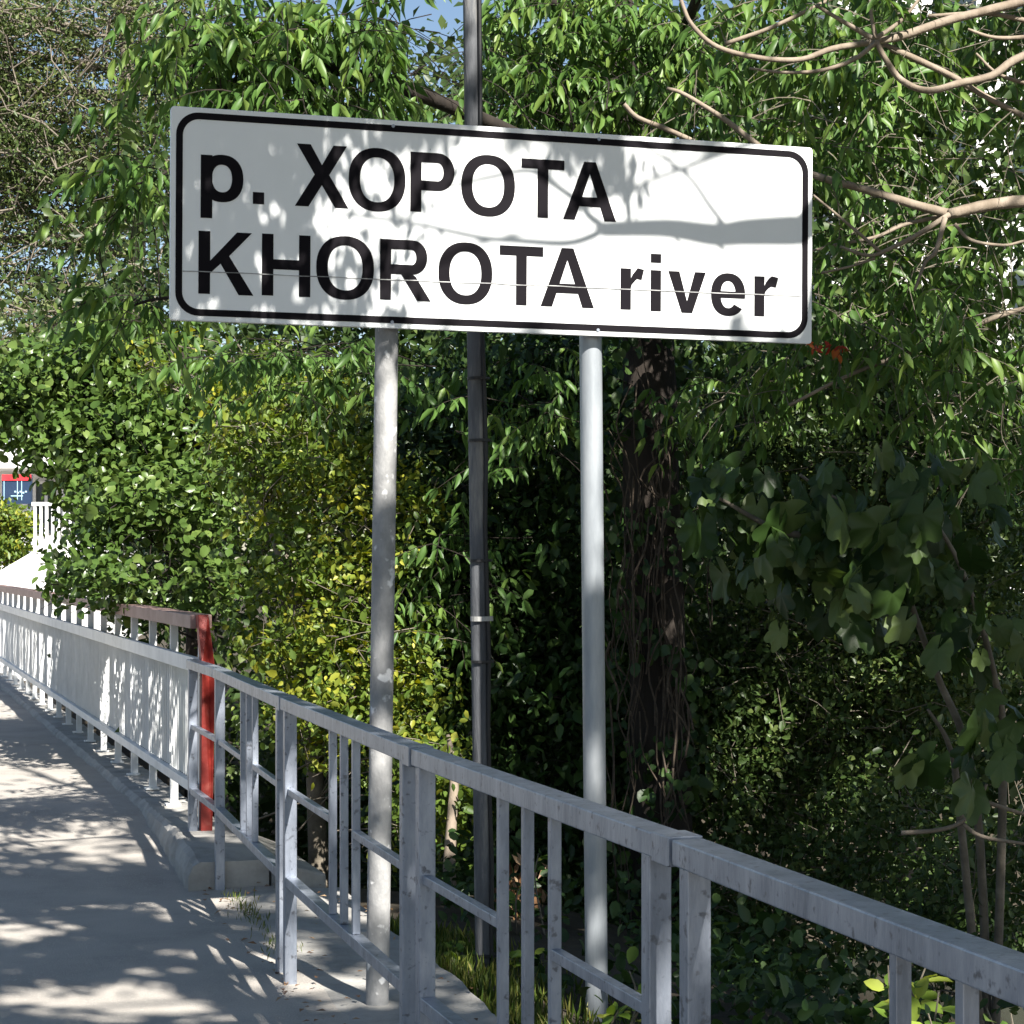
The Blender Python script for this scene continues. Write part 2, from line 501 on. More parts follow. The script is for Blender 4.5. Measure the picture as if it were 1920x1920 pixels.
# red end post: leans back at the top like a folded end plate
MB().prism([at(0.0, 0.16, -0.022), at(0.0, 0.16, 0.036), at(-0.02, 0.98, 0.046), at(0.03, TOPZ, 0.020), at(0.03, TOPZ, -0.034), at(-0.02, 0.98, -0.020)], PD * 0.07).build('end_post', M['red_paint'], par, bevel=0.003)
MB().beam(at(0.115, FZ), at(0.115, TOPZ - 0.075), 0.05, 0.03, PD).build('post', M['white_paint'], par)
nper = 4
for i in range(0, NP, nper):                          # handrail lengths
    t0 = 0.105 + i * PITCH; t1 = t0 + nper * PITCH - 0.006
    MB().beam(at(t0, TOPZ - 0.036, -0.005), at(t1, TOPZ - 0.036, -0.005), 0.11, 0.07).build('handrail', M['brown_paint'], par, bevel=0.004)
    MB().beam(at(t0, 0.99, -0.03), at(t1, 0.99, -0.03), 0.03, 0.075).build('middle_rail', M['white_paint'], par, bevel=0.002)
    MB().beam(at(t0, 0.365, -0.03), at(t1, 0.365, -0.03), 0.035, 0.05).build('lower_rail', M['white_paint'], par, bevel=0.002)
for i in range(1, NP):
    t = 0.30 + i * PITCH
    po = MB().beam(at(t, FZ, 0.012), at(t, TOPZ - 0.072, 0.012), 0.03, 0.042, PN.cross(Zv) * 0 + PD).build('post', M['white_paint'], par)
    # foot plate on the kerb
    MB().obox(at(t, FZ + 0.010, 0.005), PD * 0.04, PN * 0.04, Zv * 0.005).build('foot_plate', M['white_paint'], po)
bar = MB()
for i in range(NP * 12):
    t = 0.20 + i * PITCH / 12
    if t > NP * PITCH: break
    bar.beam(at(t, 0.392, -0.012), at(t, 0.951, -0.012), 0.012, 0.011, PD)
tag(bar.build('infill_bars', M['white_paint'], par), kind='stuff')

# ------------------------------------------------------------------ river name sign
ZL = 0.7 * FPX / 402; ZR = 0.7 * FPX / 368
SL = Vector(((318.5 - 960) / FPX * ZL, ZL, 2.296)); SR = Vector(((1522 - 960) / FPX * ZR, ZR, 2.284))
SW = (SR - SL).length; SHT = 0.70
SU = (SR - SL).normalized()
SV = Vector((0, 0, 1)); SV = (SV - SU * SV.dot(SU)).normalized()
SN = SU.cross(SV).normalized()
if SN.y > 0: SN = -SN                                 # towards the camera
sp = lambda u, v, o=0.0: SL + SU * u + SV * v + SN * o
sign = empty('river_name_sign', sp(SW / 2, 0, 0), 'white river name sign with black bilingual lettering and black border', 'sign')


def rrect(u0, v0, u1, v1, r, n=8):
    out = []
    for cx, cy, a0 in ((u1 - r, v0 + r, -90), (u1 - r, v1 - r, 0), (u0 + r, v1 - r, 90), (u0 + r, v0 + r, 180)):
        for k in range(n + 1):
            a = R(a0 + 90 * k / n)
            out.append((cx + r * math.cos(a), cy + r * math.sin(a)))
    return out


lp = rrect(0, 0, SW, SHT, 0.012, 3)
MB().prism([sp(u, v, 0.0) for u, v in lp], -SN * 0.022).build('panel', M['sign_white'], sign, bevel=0.002)


def flat(mb, loop, o=0.0018, th=0.0014):
    """flat print: closed loop in sign coordinates, slightly proud"""
    n = len(loop)
    vs = [sp(u, v, o) for u, v in loop] + [sp(u, v, o - th) for u, v in loop]
    mb.add(vs, [tuple(range(n))] + [(i, i + n, (i + 1) % n + n, (i + 1) % n) for i in range(n)])


def strip(mb, outer, inner, closed=False, o=0.0018, th=0.0014):
    n = len(outer)
    vs = [sp(u, v, o) for u, v in outer] + [sp(u, v, o) for u, v in inner] + [sp(u, v, o - th) for u, v in outer] + [sp(u, v, o - th) for u, v in inner]
    m = n if closed else n - 1
    fs = []
    for i in range(m):
        j = (i + 1) % n
        fs += [(i, j, n + j, n + i), (i, 2 * n + i, 2 * n + j, j), (n + i, n + j, 3 * n + j, 3 * n + i)]
    mb.add(vs, fs)


mb = MB()
b0, bw = 0.017, 0.022
strip(mb, rrect(b0, b0, SW - b0, SHT - b0, 0.075, 10), rrect(b0 + bw, b0 + bw, SW - b0 - bw, SHT - b0 - bw, 0.055, 10), True)
mb.build('border', M['sign_black'], sign)


def ell(cx, cy, rx, ry, a0, a1, n=28, p=2.25):
    out = []
    for k in range(n + 1):
        a = R(a0 + (a1 - a0) * k / n)
        c, s_ = math.cos(a), math.sin(a)
        out.append((cx + rx * math.copysign(abs(c) ** (2 / p), c), cy + ry * math.copysign(abs(s_) ** (2 / p), s_)))
    return out


def glyph(ch, u0, u1, v0, v1, s=0.038):
    """bold grotesque letter filling the box; s = stem width"""
    mb = MB(); w_, h_ = u1 - u0, v1 - v0; hs = s * 0.86
    X = lambda x: u0 + x
    pl = lambda pts, o=0.0018: flat(mb, [(u0 + a, v0 + b) for a, b in pts], o)
    if ch == '.': pl([(0, 0), (w_, 0), (w_, h_), (0, h_)])
    elif ch == 'T': pl([(0, h_), (0, h_ - hs), ((w_ - s) / 2, h_ - hs), ((w_ - s) / 2, 0), ((w_ + s) / 2, 0), ((w_ + s) / 2, h_ - hs), (w_, h_ - hs), (w_, h_)][::-1])
    elif ch == 'H': pl([(0, 0), (s, 0), (s, h_ * .43), (w_ - s, h_ * .43), (w_ - s, 0), (w_, 0), (w_, h_), (w_ - s, h_), (w_ - s, h_ * .43 + hs), (s, h_ * .43 + hs), (s, h_), (0, h_)])
    elif ch == 'K': pl([(0, 0), (s, 0), (s, h_ * .33), (w_ * .40, h_ * .49), (w_ - s * 1.28, 0), (w_, 0), (w_ * .555, h_ * .615), (w_ * .97, h_), (w_ * .97 - s * 1.3, h_), (s, h_ * .53), (s, h_), (0, h_)])
    elif ch == 'X':
        t = s * 1.2
        pl([(0, 0), (t, 0), (w_ / 2, h_ * .355), (w_ - t, 0), (w_, 0), (w_ * .635, h_ * .52), (w_ * .965, h_), (w_ * .965 - t, h_), (w_ / 2, h_ * .675), (w_ * .035 + t, h_), (w_ * .035, h_), (w_ * .365, h_ * .52)])
    elif ch == 'A':
        t = s * 1.1; a = w_ * .39; b = w_ * .61
        ins = h_ * .80
        pl([(0, 0), (t, 0), (w_ / 2, ins), (w_ - t, 0), (w_, 0), (b, h_), (a, h_)])
        y0, y1 = h_ * .235, h_ * .235 + hs
        e = lambda y: t + (w_ / 2 - t) * y / ins - 0.004
        pl([(e(y0), y0), (w_ - e(y0), y0), (w_ - e(y1), y1), (e(y1), y1)], 0.0021)
    elif ch == 'O':
        strip(mb, ell(u0 + w_ / 2, v0 + h_ / 2, w_ / 2, h_ / 2, 0, 360, 48)[:-1], ell(u0 + w_ / 2, v0 + h_ / 2, w_ / 2 - s * 1.02, h_ / 2 - hs * .95, 0, 360, 48)[:-1], True)
    elif ch in 'PR':
        pl([(0, 0), (s, 0), (s, h_), (0, h_)])
        bw_ = w_ * (0.93 if ch == 'R' else 1.0); bh = h_ * (0.57 if ch == 'R' else 0.635)
        r = bh / 2; cx = bw_ - r * .92
        out = [(s - .003, h_)] + [(cx, h_)] + ell(cx, h_ - r, r * .92, r, 90, -90, 18, 2.1) + [(cx, h_ - bh), (s - .003, h_ - bh)]
        ri = r - hs
        inn = [(s - .003, h_ - hs)] + [(cx, h_ - hs)] + ell(cx, h_ - r, r * .92 - s, ri, 90, -90, 18, 2.1) + [(cx, h_ - bh + hs), (s - .003, h_ - bh + hs)]
        strip(mb, [(u0 + a, v0 + b) for a, b in out], [(u0 + a, v0 + b) for a, b in inn], o=0.0021)
        if ch == 'R':
            pl([(w_ - s * 1.22, 0), (w_, 0), (w_ * .70, h_ * .40), (w_ * .56, h_ * .47), (w_ * .40, h_ * .455)], 0.0024)
    elif ch == 'p':                                   # v0 = descender bottom, h_ to x-height; baseline at .277
        bl = h_ * .277; xh = h_ - bl
        pl([(0, 0), (s, 0), (s, h_), (0, h_)])
        cx, cy = w_ / 2, bl + xh / 2
        rx = w_ - cx
        strip(mb, [(u0 + a, v0 + b) for a, b in ell(cx, cy, rx, xh / 2 + .003, 0, 360, 40)[:-1]], [(u0 + a, v0 + b) for a, b in ell(cx, cy, rx - s * .98, xh / 2 - hs * .9, 0, 360, 40)[:-1]], True, o=0.0021)
    elif ch == 'r':
        pl([(0, 0), (s, 0), (s, h_), (0, h_)])
        out = [(s - .004, h_ * .70), (s + .006, h_ * .86), (s + .018, h_ * .96), (w_ * .72, h_ * 1.02), (w_, h_ * .985)]
        inn = [(s - .004, h_ * .44), (s + .004, h_ * .62), (s + .016, h_ * .71), (w_ * .70, h_ * .755), (w_ * .90, h_ * .735)]
        strip(mb, [(u0 + a, v0 + b) for a, b in out], [(u0 + a, v0 + b) for a, b in inn], o=0.0021)
    elif ch == 'i':
        pl([(0, 0), (s, 0), (s, h_ * .715), (0, h_ * .715)])
        pl([(0, h_ * .845), (s, h_ * .845), (s, h_), (0, h_)])
    elif ch == 'v':
        t = s * 1.08
        pl([(w_ / 2 - s * .52, 0), (w_ / 2 + s * .52, 0), (w_, h_), (w_ - t, h_), (w_ / 2, h_ * .28), (t, h_), (0, h_)])
    elif ch == 'e':
        cx, cy = w_ / 2, h_ / 2
        strip(mb, [(u0 + a, v0 + b) for a, b in ell(cx, cy, w_ / 2, h_ / 2, -6, 322, 40)], [(u0 + a, v0 + b) for a, b in ell(cx, cy, w_ / 2 - s * .95, h_ / 2 - hs * .85, -6, 318, 40)])
        y = h_ * .42
        pl([(s * .7, y), (w_ - .001, y), (w_ - .001, y + hs * .72), (s * .7, y + hs * .72)], 0.0021)
    return mb


DV = -2.296
L1b, L1t = 2.688 + DV, 2.889 + DV
L2b, L2t = 2.385 + DV, 2.589 + DV
for ch, u0, u1, v0, v1 in [
    ('p', .098, .238, 2.634 + DV, 2.841 + DV), ('.', .27, .307, L1b, L1b + .039), ('X', .410, .591, L1b, L1t + .006),
    ('O', .591, .786, L1b - .006, L1t + .006), ('P', .803, .956, L1b, L1t), ('O', .980, 1.170, L1b - .005, L1t + .004), ('T', 1.193, 1.346, L1b, L1t - .001), ('A', 1.343, 1.535, L1b - .002, L1t - .001),
    ('K', .092, .273, L2b, L2t + .002), ('H', .301, .463, L2b + .002, L2t + .002), ('O', .483, .679, L2b - .003, L2t + .006), ('R', .700, .875, L2b + .002, L2t + .002), ('O', .902, 1.091, L2b - .004, L2t + .003), ('T', 1.117, 1.272, L2b, L2t - .002), ('A', 1.263, 1.456, L2b - .001, L2t - .002),
    ('r', 1.553, 1.639, L2b - .002, 2.526 + DV), ('i', 1.664, 1.701, L2b - .004, 2.581 + DV), ('v', 1.729, 1.869, L2b - .006, 2.523 + DV), ('e', 1.889, 2.018, 2.373 + DV, 2.524 + DV), ('r', 2.053, 2.144, 2.376 + DV, 2.517 + DV)]:
    # the sign drops 12 mm to the right: letter rows measured level are put back on the panel
    k = .012 * (u0 + u1) / 2 / SW
    glyph(ch, u0, u1, v0 + k, v1 + k).build('letter', M['sign_black'], sign)
mb = MB()
prev = None
for i in range(40):                                   # open joint between the two sheets of film
    u = .04 + i * (SW - .08) / 39; v = 2.456 + DV + .003 * u + random.uniform(-.0012, .0012)
    if prev: flat(mb, [prev, (u, v), (u, v + .0028), (prev[0], prev[1] + .0028)], 0.0030, 0.0010)
    prev = (u, v)
mb.build('film_joint', M['seam'], sign)

for px in (735, 1121):
    for v in (.02, .68):
        u_ = (( (px - 960) / FPX) * SL.y - SL.x) / (SU.x - ((px - 960) / FPX) * SU.y)
        MB().tube([sp(u_, v, -.001), sp(u_, v, .004)], .006, 8).build('bolt', M['galv'], sign)
# back rails and clamps
for v in (.14, .56):
    MB().beam(sp(.1, v, -.030), sp(SW - .1, v, -.030), 0.014, 0.03, SN).build('back_rail', M['galv'], sign)


def usign(px):
    k = (px - 960) / FPX
    return (k * SL.y - SL.x) / (SU.x - k * SU.y)


# sign posts
def sign_post(ptop, pbot, mat, label, vtop):
    u = usign(ptop)
    top = sp(u, vtop, -.081); low = sp(u, 0, -.081)
    Zp = low.y
    zb = -0.35
    x_low = (pbot - 960) / FPX * Zp                    # column at row 1900
    z_low = EYE + (HOR - 1900) / FPX * Zp
    dx = (x_low - low.x) / (low.z - z_low)
    pts = [Vector((low.x + dx * (low.z - z), low.y, z)) for z in np.linspace(zb, top.z, 14)]
    r = empty('sign_post', pts[0], label, 'post', 'posts carrying the river sign')
    MB().tube(pts, 0.0395, 24).build('pipe', mat, r, smooth=True)
    for v in (.14, .56):
        c = sp(u, v, -.081)
        MB().tube([c - Zv * .012, c + Zv * .012], 0.043, 24).build('clamp', M['galv'], r)
    return r


sign_post(735, 707, M['worn_post'], 'scraped leaning grey post under the KHOROTA end of the sign', .6)
sign_post(1121, 1119, M['galv_post'], 'clean straight grey steel post under the sign, nearer the word river', .6)

# dark utility pole behind the sign
ZP = 8.0
pb, pt = P(909, 1835, ZP), P(883, 0, ZP)
pole = empty('utility_pole', Vector((pb.x, ZP, ground_h(pb.x, ZP) - .1)), 'thin dark weathered pole with taped cable rising behind the sign', 'pole')
pd = (pt - pb).normalized()
pts = [pb - pd * .35, pb, pb.lerp(pt, .33), pb.lerp(pt, .66), pt, pt + pd * 3.2]
MB().tube(pts, [.036, .036, .035, .034, .031, .028], 18).build('pole', M['dark_pole'], pole, smooth=True)
cv = [p + Vector((.030 + .004 * math.sin(i * 2), -.026, 0)) for i, p in enumerate(spline(pts, 5))]
cab = MB().tube(cv, .0085, 8).build('cable', M['black'], pole, smooth=True)
for py, mt in ((710, 'black'), (826, 'black'), (1051, 'black'), (1160, 'tape'), (1240, 'black'), (1790, 'black')):
    c = pb.lerp(pt, (1835 - py) / 1835) + Vector((.008, -.004, 0))
    MB().tube([c - pd * (.009 if mt == 'tape' else .005), c + pd * (.009 if mt == 'tape' else .005)], .0445, 18).build('band', M[mt], cab, smooth=False)

# ------------------------------------------------------------------ leaves
T_SMALL = (np.array([[0, 0, 0], [.5, .45, .10], [0, 1, -.06], [-.5, .45, .10]], float), [(0, 1, 2), (0, 2, 3)])
T_LANCE = (np.array([[0, 0, 0], [.46, .28, .09], [.40, .62, .05], [0, 1, -.16], [-.40, .62, .05], [-.46, .28, .09], [0, .32, 0], [0, .66, -.03]], float),
           [(0, 1, 6), (6, 1, 2, 7), (7, 2, 3), (0, 6, 5), (5, 6, 7, 4), (4, 7, 3)])
T_OVAL = (np.array([[0, 0, 0], [.36, .16, .05], [.5, .45, .08], [.34, .78, .03], [0, 1, -.10], [-.34, .78, .03], [-.5, .45, .08], [-.36, .16, .05], [0, .46, 0]], float),
          [(0, 1, 8), (1, 2, 8), (2, 3, 8), (3, 4, 8), (4, 5, 8), (5, 6, 8), (6, 7, 8), (7, 0, 8)])


# openings in the foliage through which the sun reaches a spot: (px, py, distance, radius)
GAPS_SUN = [(1410, 1310, 10.7, .14), (1430, 1390, 10.7, .14), (1600, 1200, 10.9, .14), (1840, 1180, 10.9, .14), (1660, 1250, 10.8, .14), (1600, 1460, 10.7, .14), (1790, 1600, 10.2, .16), (1560, 780, 11.2, .3), (1750, 850, 11.2, .35), (1870, 900, 11.2, .25), (1640, 900, 11.2, .2), (1350, 1000, 10.8, .12), (1720, 1640, 10.2, .14),
            (1700, 220, 9.3, .35), (1820, 560, 9.1, .4), (1600, 560, 9.2, .25), (1850, 700, 9.1, .3), (1500, 60, 9.3, .2), (1640, 420, 9.2, .2), (1700, 90, 8.7, .2),
            (1500, 955, 7.9, .06), (1620, 1010, 7.8, .06), (1720, 1060, 7.8, .09), (1440, 930, 7.8, .06), (1680, 930, 8.0, .07), (1850, 1200, 7.8, .07), (1790, 1400, 7.9, .06), (1550, 1090, 7.9, .05), (1720, 1840, 5.4, .2), (1880, 1890, 5.2, .12), (1200, 1860, 6.6, .13), (960, 1880, 7.3, .25), (1050, 1900, 7.0, .15),
            (560, 800, 11.1, .3), (420, 690, 11.5, .4), (650, 980, 10.9, .25), (650, 1300, 10.7, .25), (780, 1330, 10.5, .2), (820, 1480, 10.2, .2),
            (300, 960, 13.6, .45), (230, 760, 14.4, .5), (250, 1070, 13.3, .35), (1275, 1380, 10.1, .08), (975, 1660, 9.5, .12), (850, 1600, 10.0, .12),
            (1121, 700, 7.2, .10), (1121, 770, 7.2, .10), (1121, 840, 7.2, .09), (735, 690, 7.0, .07), (738, 760, 7.0, .06), (565, 1590, 7.4, .05), (1345, 1800, 3.7, .04), (1270, 1860, 3.8, .03), (815, 1650, 5.4, .04), (545, 1760, 7.4, .04), (1345, 1592, 3.5, .04), (1460, 1640, 3.2, .03), (1240, 1548, 3.8, .03), (765, 1385, 5.6, .05), (610, 1330, 7.0, .05), (690, 1770, 6.2, .06), (640, 1850, 7.2, .12), (730, 1800, 7.4, .10), (905, 1210, 8.0, .05), (905, 1420, 8.0, .06), (880, 980, 10.6, .10), (1010, 1020, 10.8, .08), (980, 800, 10.8, .12), (1000, 1330, 10.8, .09), (880, 1150, 10.6, .1)]
_gp = np.array([tuple(P(a, b, c)) for a, b, c, r in GAPS_SUN] + [tuple(PE + PD * t + Zv * .62) for t in np.arange(4.2, 13, .35)]); _gr = np.array([g[3] for g in GAPS_SUN] + [.24] * len(np.arange(4.2, 13, .35))); _sv = np.array(tuple(sun_vec)); _gt = np.array([99.0] * len(GAPS_SUN) + [1.5] * (len(_gr) - len(GAPS_SUN)))


USE_GAPS = True


def sun_gap(pos):
    keep = np.ones(len(pos), bool)
    for g, r, tm in zip(_gp, _gr, _gt):
        d = pos - g; t = d @ _sv
        q = np.linalg.norm(d - t[:, None] * _sv, axis=1)
        keep &= ~((t > .12 + r * .4) & (t < tm) & (q < r + .006 * np.maximum(t, 0)))
    return keep


T_MED = (np.array([[0, 0, 0], [.42, .25, .06], [.40, .62, .07], [0, 1, -.08], [-.40, .62, .07], [-.42, .25, .06]], float), [(0, 1, 2, 3), (0, 3, 4, 5)])


def norm(a):
    return a / np.maximum(np.linalg.norm(a, axis=1, keepdims=True), 1e-9)


def leaf_frames(axis, nrm):
    a = norm(axis); n = nrm - a * np.sum(a * nrm, 1, keepdims=True); n = norm(n)
    return a, n, np.cross(a, n)


def leaf_mesh(name, pos, axis, nrm, length, width, tmpl, var):
    tv, tf = tmpl
    kp = sun_gap(pos) if USE_GAPS else np.ones(len(pos), bool)
    pos, axis, nrm, length, var = pos[kp], axis[kp], nrm[kp], length[kp], var[kp]
    a, n, s = leaf_frames(axis, nrm)
    L = length[:, None, None]; W = (length * width)[:, None, None]
    V = pos[:, None, :] + s[:, None, :] * tv[None, :, 0:1] * W + a[:, None, :] * tv[None, :, 1:2] * L + n[:, None, :] * tv[None, :, 2:3] * L
    k = len(tv); cnt = len(pos)
    V = V.reshape(-1, 3)
    loops = np.concatenate([np.array(f) for f in tf]); sizes = np.array([len(f) for f in tf])
    LI = (loops[None, :] + (np.arange(cnt) * k)[:, None]).reshape(-1)
    SZ = np.tile(sizes, cnt); ST = np.concatenate([[0], np.cumsum(SZ)[:-1]])
    me = bpy.data.meshes.new(name)
    me.vertices.add(len(V)); me.vertices.foreach_set('co', V.astype(np.float32).ravel())
    me.loops.add(len(LI)); me.loops.foreach_set('vertex_index', LI.astype(np.int32))
    me.polygons.add(len(SZ)); me.polygons.foreach_set('loop_start', ST.astype(np.int32))
    me.update(calc_edges=True)
    at_ = me.attributes.new('var', 'FLOAT', 'FACE')
    at_.data.foreach_set('value', np.repeat(var, len(tf)).astype(np.float32))
    me.polygons.foreach_set('use_smooth', np.ones(len(SZ), bool))
    return me


def leaf_objs(parent, mats, tmpl, pos, axis, nrm, length, width, name='leaf'):
    """single leaves as parts, sharing one unit mesh"""
    me = bpy.data.meshes.new(name)
    tv = tmpl[0].copy(); tv[:, 0] *= width
    me.from_pydata([tuple(v) for v in tv], [], tmpl[1]); me.materials.append(mats)
    me.polygons.foreach_set('use_smooth', [True] * len(me.polygons))
    kp = sun_gap(pos) if USE_GAPS else np.ones(len(pos), bool)
    pos, axis, nrm, length = pos[kp], axis[kp], nrm[kp], length[kp]
    a, n, s = leaf_frames(axis, nrm)
    pl = Vector(parent.location)
    for i in range(len(pos)):
        o = bpy.data.objects.new(name, me)
        o.parent = parent
        l = float(length[i])
        m = Matrix.Identity(4)
        for r_ in range(3):
            m[r_][0] = s[i][r_] * l; m[r_][1] = a[i][r_] * l; m[r_][2] = n[i][r_] * l
            m[r_][3] = pos[i][r_] - pl[r_]
        o.matrix_local = m
        C.objects.link(o)


def in_ell(ells, cnt):
    """random points inside ellipses given in photo pixels: (cx,cy,rx,ry,Z,dZ[,weight])"""
    wts = np.array([e[2] * e[3] * (e[6] if len(e) > 6 else 1) for e in ells], float); wts /= wts.sum()
    idx = rng.choice(len(ells), cnt, p=wts)
    out = np.zeros((cnt, 3))
    E_ = np.array([e[:6] for e in ells], float)[idx]
    r = np.sqrt(rng.random(cnt)); t = rng.random(cnt) * 2 * np.pi
    px = E_[:, 0] + E_[:, 2] * r * np.cos(t); py = E_[:, 1] + E_[:, 3] * r * np.sin(t)
    Z = E_[:, 4] + E_[:, 5] * (rng.random(cnt) * 2 - 1)
    out[:, 0] = (px - 960) / FPX * Z; out[:, 1] = Z; out[:, 2] = EYE + (HOR - py) / FPX * Z
    return out


def clump_leaves(cent, rad, per, flat_=0.7):
    k = len(cent)
    off = np.clip(rng.normal(size=(k, per, 3)), -1.9, 1.9) * rad
    off[:, :, 2] *= flat_
    return (cent[:, None, :] + off).reshape(-1, 3), np.repeat(rng.random(k), per)


def rand_dirs(n, bias, spread=1.0):
    return norm(rng.normal(size=(n, 3)) * spread + np.array(bias))


def branches_to(mb, trunk_pts, cents, r0=.012, r1=.003, sag=.1, frac=1.0, sides=4, reach=.8):
    tp = np.array([tuple(p) for p in trunk_pts])
    for c in cents:
        if random.random() > frac: continue
        dd = np.linalg.norm(tp - c, axis=1) + np.maximum(tp[:, 2] - c[2] + .3, 0) * 1.5
        a = Vector(tp[int(np.argmin(dd))]); b = Vector(c)
        if (b - a).length > reach: a = b + (a - b).normalized() * reach + Vector((random.gauss(0, .15), random.gauss(0, .15), random.gauss(0, .1)))
        mid = a.lerp(b, .5) + Vector((random.uniform(-sag, sag), random.uniform(-sag, sag), random.uniform(-.2, 1) * sag))
        L_ = (b - a).length
        mb.tube(spline([a, mid, b], 4), list(np.linspace(r0 * min(1, .4 + L_ / 3), r1, 9)), sides, cap=False)


def g_at(x, y, dz=-.1):
    return Vector((x, y, ground_h(x, y) + dz))


def trunk_tube(pts, r0, r1, sides=12, wob=.06):
    pp = spline(pts, 6)
    return pp, MB().tube(pp, list(np.linspace(r0, r1, len(pp))), sides, wob=wob)


# ---- tree with hanging compound leaves behind the sign
def fronds(starts, dirs, flen=(.3, .5), llen=(.09, .15), nl=(5, 9), sag=.35):
    """feather-like leaves: a drooping stalk with a row of hanging leaflets on each side"""
    mb = MB(); pos, ax, nr, ln, vr = [], [], [], [], []
    for s0, d0 in zip(starts, dirs):
        s0 = Vector(s0); d0 = Vector(d0).normalized(); L_ = random.uniform(*flen)
        side = d0.cross(Zv)
        if side.length < .1: side = Vector((1, 0, 0))
        side.normalize()
        n = random.randint(*nl); v0 = random.random()
        pts = [s0 + d0 * L_ * t - Zv * (sag * L_ * t * t) for t in np.linspace(0, 1, 5)]
        mb.tube(pts, [.0028, .0025, .002, .0016, .001], 3, cap=False)
        for k in range(n):
            t = (k + .6) / n
            base = s0 + d0 * L_ * t - Zv * (sag * L_ * t * t)
            for sd in (-1, 1):
                if random.random() < .08: continue
                a = -Zv * random.uniform(.5, 1.1) + side * sd * random.uniform(.35, .8) + d0 * random.uniform(.1, .5)
                a += Vector((random.gauss(0, .15), random.gauss(0, .15), random.gauss(0, .12)))
                pos.append(base); ax.append(a)
                nr.append(Vector((random.gauss(0, .5), random.gauss(0, .5), .6)) + side * sd * .6 - d0 * .2)
                ln.append(random.uniform(*llen)); vr.append(min(1, max(0, .65 * v0 + .35 * random.random())))
    f = lambda x: np.array([tuple(p) for p in x])
    return mb, f(pos), f(ax), f(nr), np.array(ln), np.array(vr)


def split_leaves(root, crown_mat, single_mat, tmpl, width, pos, ax, nr, ln, vr, n_single=300):
    """the leaves that show largest become single parts, the rest one crown mesh"""
    px = 960 + pos[:, 0] / pos[:, 1] * FPX; py = HOR - (pos[:, 2] - EYE) / pos[:, 1] * FPX
    vis = (px > 0) & (px < 1920) & (py > 0) & (py < 1920)
    on_sign = (px > 325) & (px < 1515) & (py > 215) & (py < 620)
    score = np.where(vis & ~on_sign, ln / pos[:, 1] * (1 + .0 * ln), 0)
    order = np.argsort(-score)
    s, r = order[:n_single], order[n_single:]
    leaf_objs(root, single_mat, tmpl, pos[s], ax[s], nr[s], ln[s], width)
    o = link('crown', leaf_mesh('crown', pos[r], ax[r], nr[r], ln[r], width, tmpl, vr[r]), crown_mat, root)
    o['kind'] = 'stuff'


def pinnate_tree(name, label, base, trunk, r0, r1, bark, ells, nfr, dirs_bias, limbs, llen=(.09, .15), flen=(.3, .5), nl=(4, 7)):
    root = empty(name, base, label, 'tree')
    tp, tm = trunk_tube(trunk, r0, r1)
    tm.build('trunk', bark, root, smooth=True)
    allp = list(tp)
    for lpts, lr0, lr1 in limbs:
        lp_ = spline(lpts, 5); allp += lp_
        MB().tube(lp_, list(np.linspace(lr0, lr1, len(lp_))), 7, wob=.05).build('branch', bark, root, smooth=True)
    st = in_ell(ells, nfr)
    dr = norm(rng.normal(size=(nfr, 3)) * np.array([.9, .7, .35]) + np.array(dirs_bias))
    tw, pos, ax, nr, ln, vr = fronds(st, dr, flen, llen, nl)
    branches_to(tw, allp, st, .006, .002, .08, frac=.3, reach=.4)
    tw.build('twigs', bark, root)
    return root, pos, ax, nr, ln, vr


bx, by = P(1228, 1500, 10.6).x, 10.6
tA = [g_at(bx, by, -.3), Vector((bx + .03, by, .2)), P(1222, 900, 10.6), P(1215, 600, 10.7), P(1180, 250, 10.8), P(1130, -150, 11), P(1100, -600, 11.2)]
limA = [([P(1215, 560, 10.7), P(1080, 330, 9.6), P(820, 190, 8.7), P(520, 110, 8.4), P(330, 130, 8.3)], .05, .010),
        ([P(1150, 100, 10.9), P(980, -20, 9.6), P(640, -60, 8.6), P(400, -20, 8.3)], .045, .010),
        ([P(1180, 250, 10.8), P(1280, 60, 9.6), P(1340, -100, 9.0)], .04, .015),
        ([P(480, 118, 8.4), P(380, 260, 8.2), P(300, 330, 8.1), P(230, 350, 8.1)], .010, .004),
        ([P(640, 590, 8.6), P(420, 560, 8.3), P(300, 560, 8.2), P(230, 580, 8.2)], .012, .004),
        ([P(1215, 640, 10.7), P(1000, 560, 9.8), P(640, 590, 8.6)], .035, .012)]
ellA = [(430, 120, 160, 100, 8.3, .35, 1.3), (640, 120, 160, 100, 8.5, .35, 1.2), (560, 30, 280, 50, 8.4, .35, .9), (1080, 70, 210, 120, 9.9, .4, 1.8), (1180, 170, 140, 60, 9.9, .4, 1.4), (980, 180, 140, 50, 9.8, .4), (255, 340, 60, 50, 8.15, .2, 1.2), (250, 585, 45, 40, 8.2, .2, 1.2),
        (560, 680, 200, 60, 10.4, .3, .8), (1000, 760, 160, 120, 10.9, .5, .8), (850, 1080, 90, 120, 10.9, .4, .7), (1290, 740, 60, 80, 10.2, .2, .6)]
rootA, pos, ax, nr, ln, vr = pinnate_tree('drooping_leaf_tree', 'tall tree with hanging lance leaves and a vine-hung dark trunk behind the sign', tA[0], tA, .17, .09, M['bark_dark'], ellA, 720, (0, -.35, -.1), limA, llen=(.07, .125), flen=(.24, .42))
qx = 960 + pos[:, 0] / pos[:, 1] * FPX; qy = HOR - (pos[:, 2] - EYE) / pos[:, 1] * FPX
keep = ~(((qx - 825) / 75) ** 2 + ((qy - 95) / 85) ** 2 < 1)          # a gap of open sky left of the pole
pos, ax, nr, ln, vr = pos[keep], ax[keep], nr[keep], ln[keep], vr[keep]
USE_GAPS = False
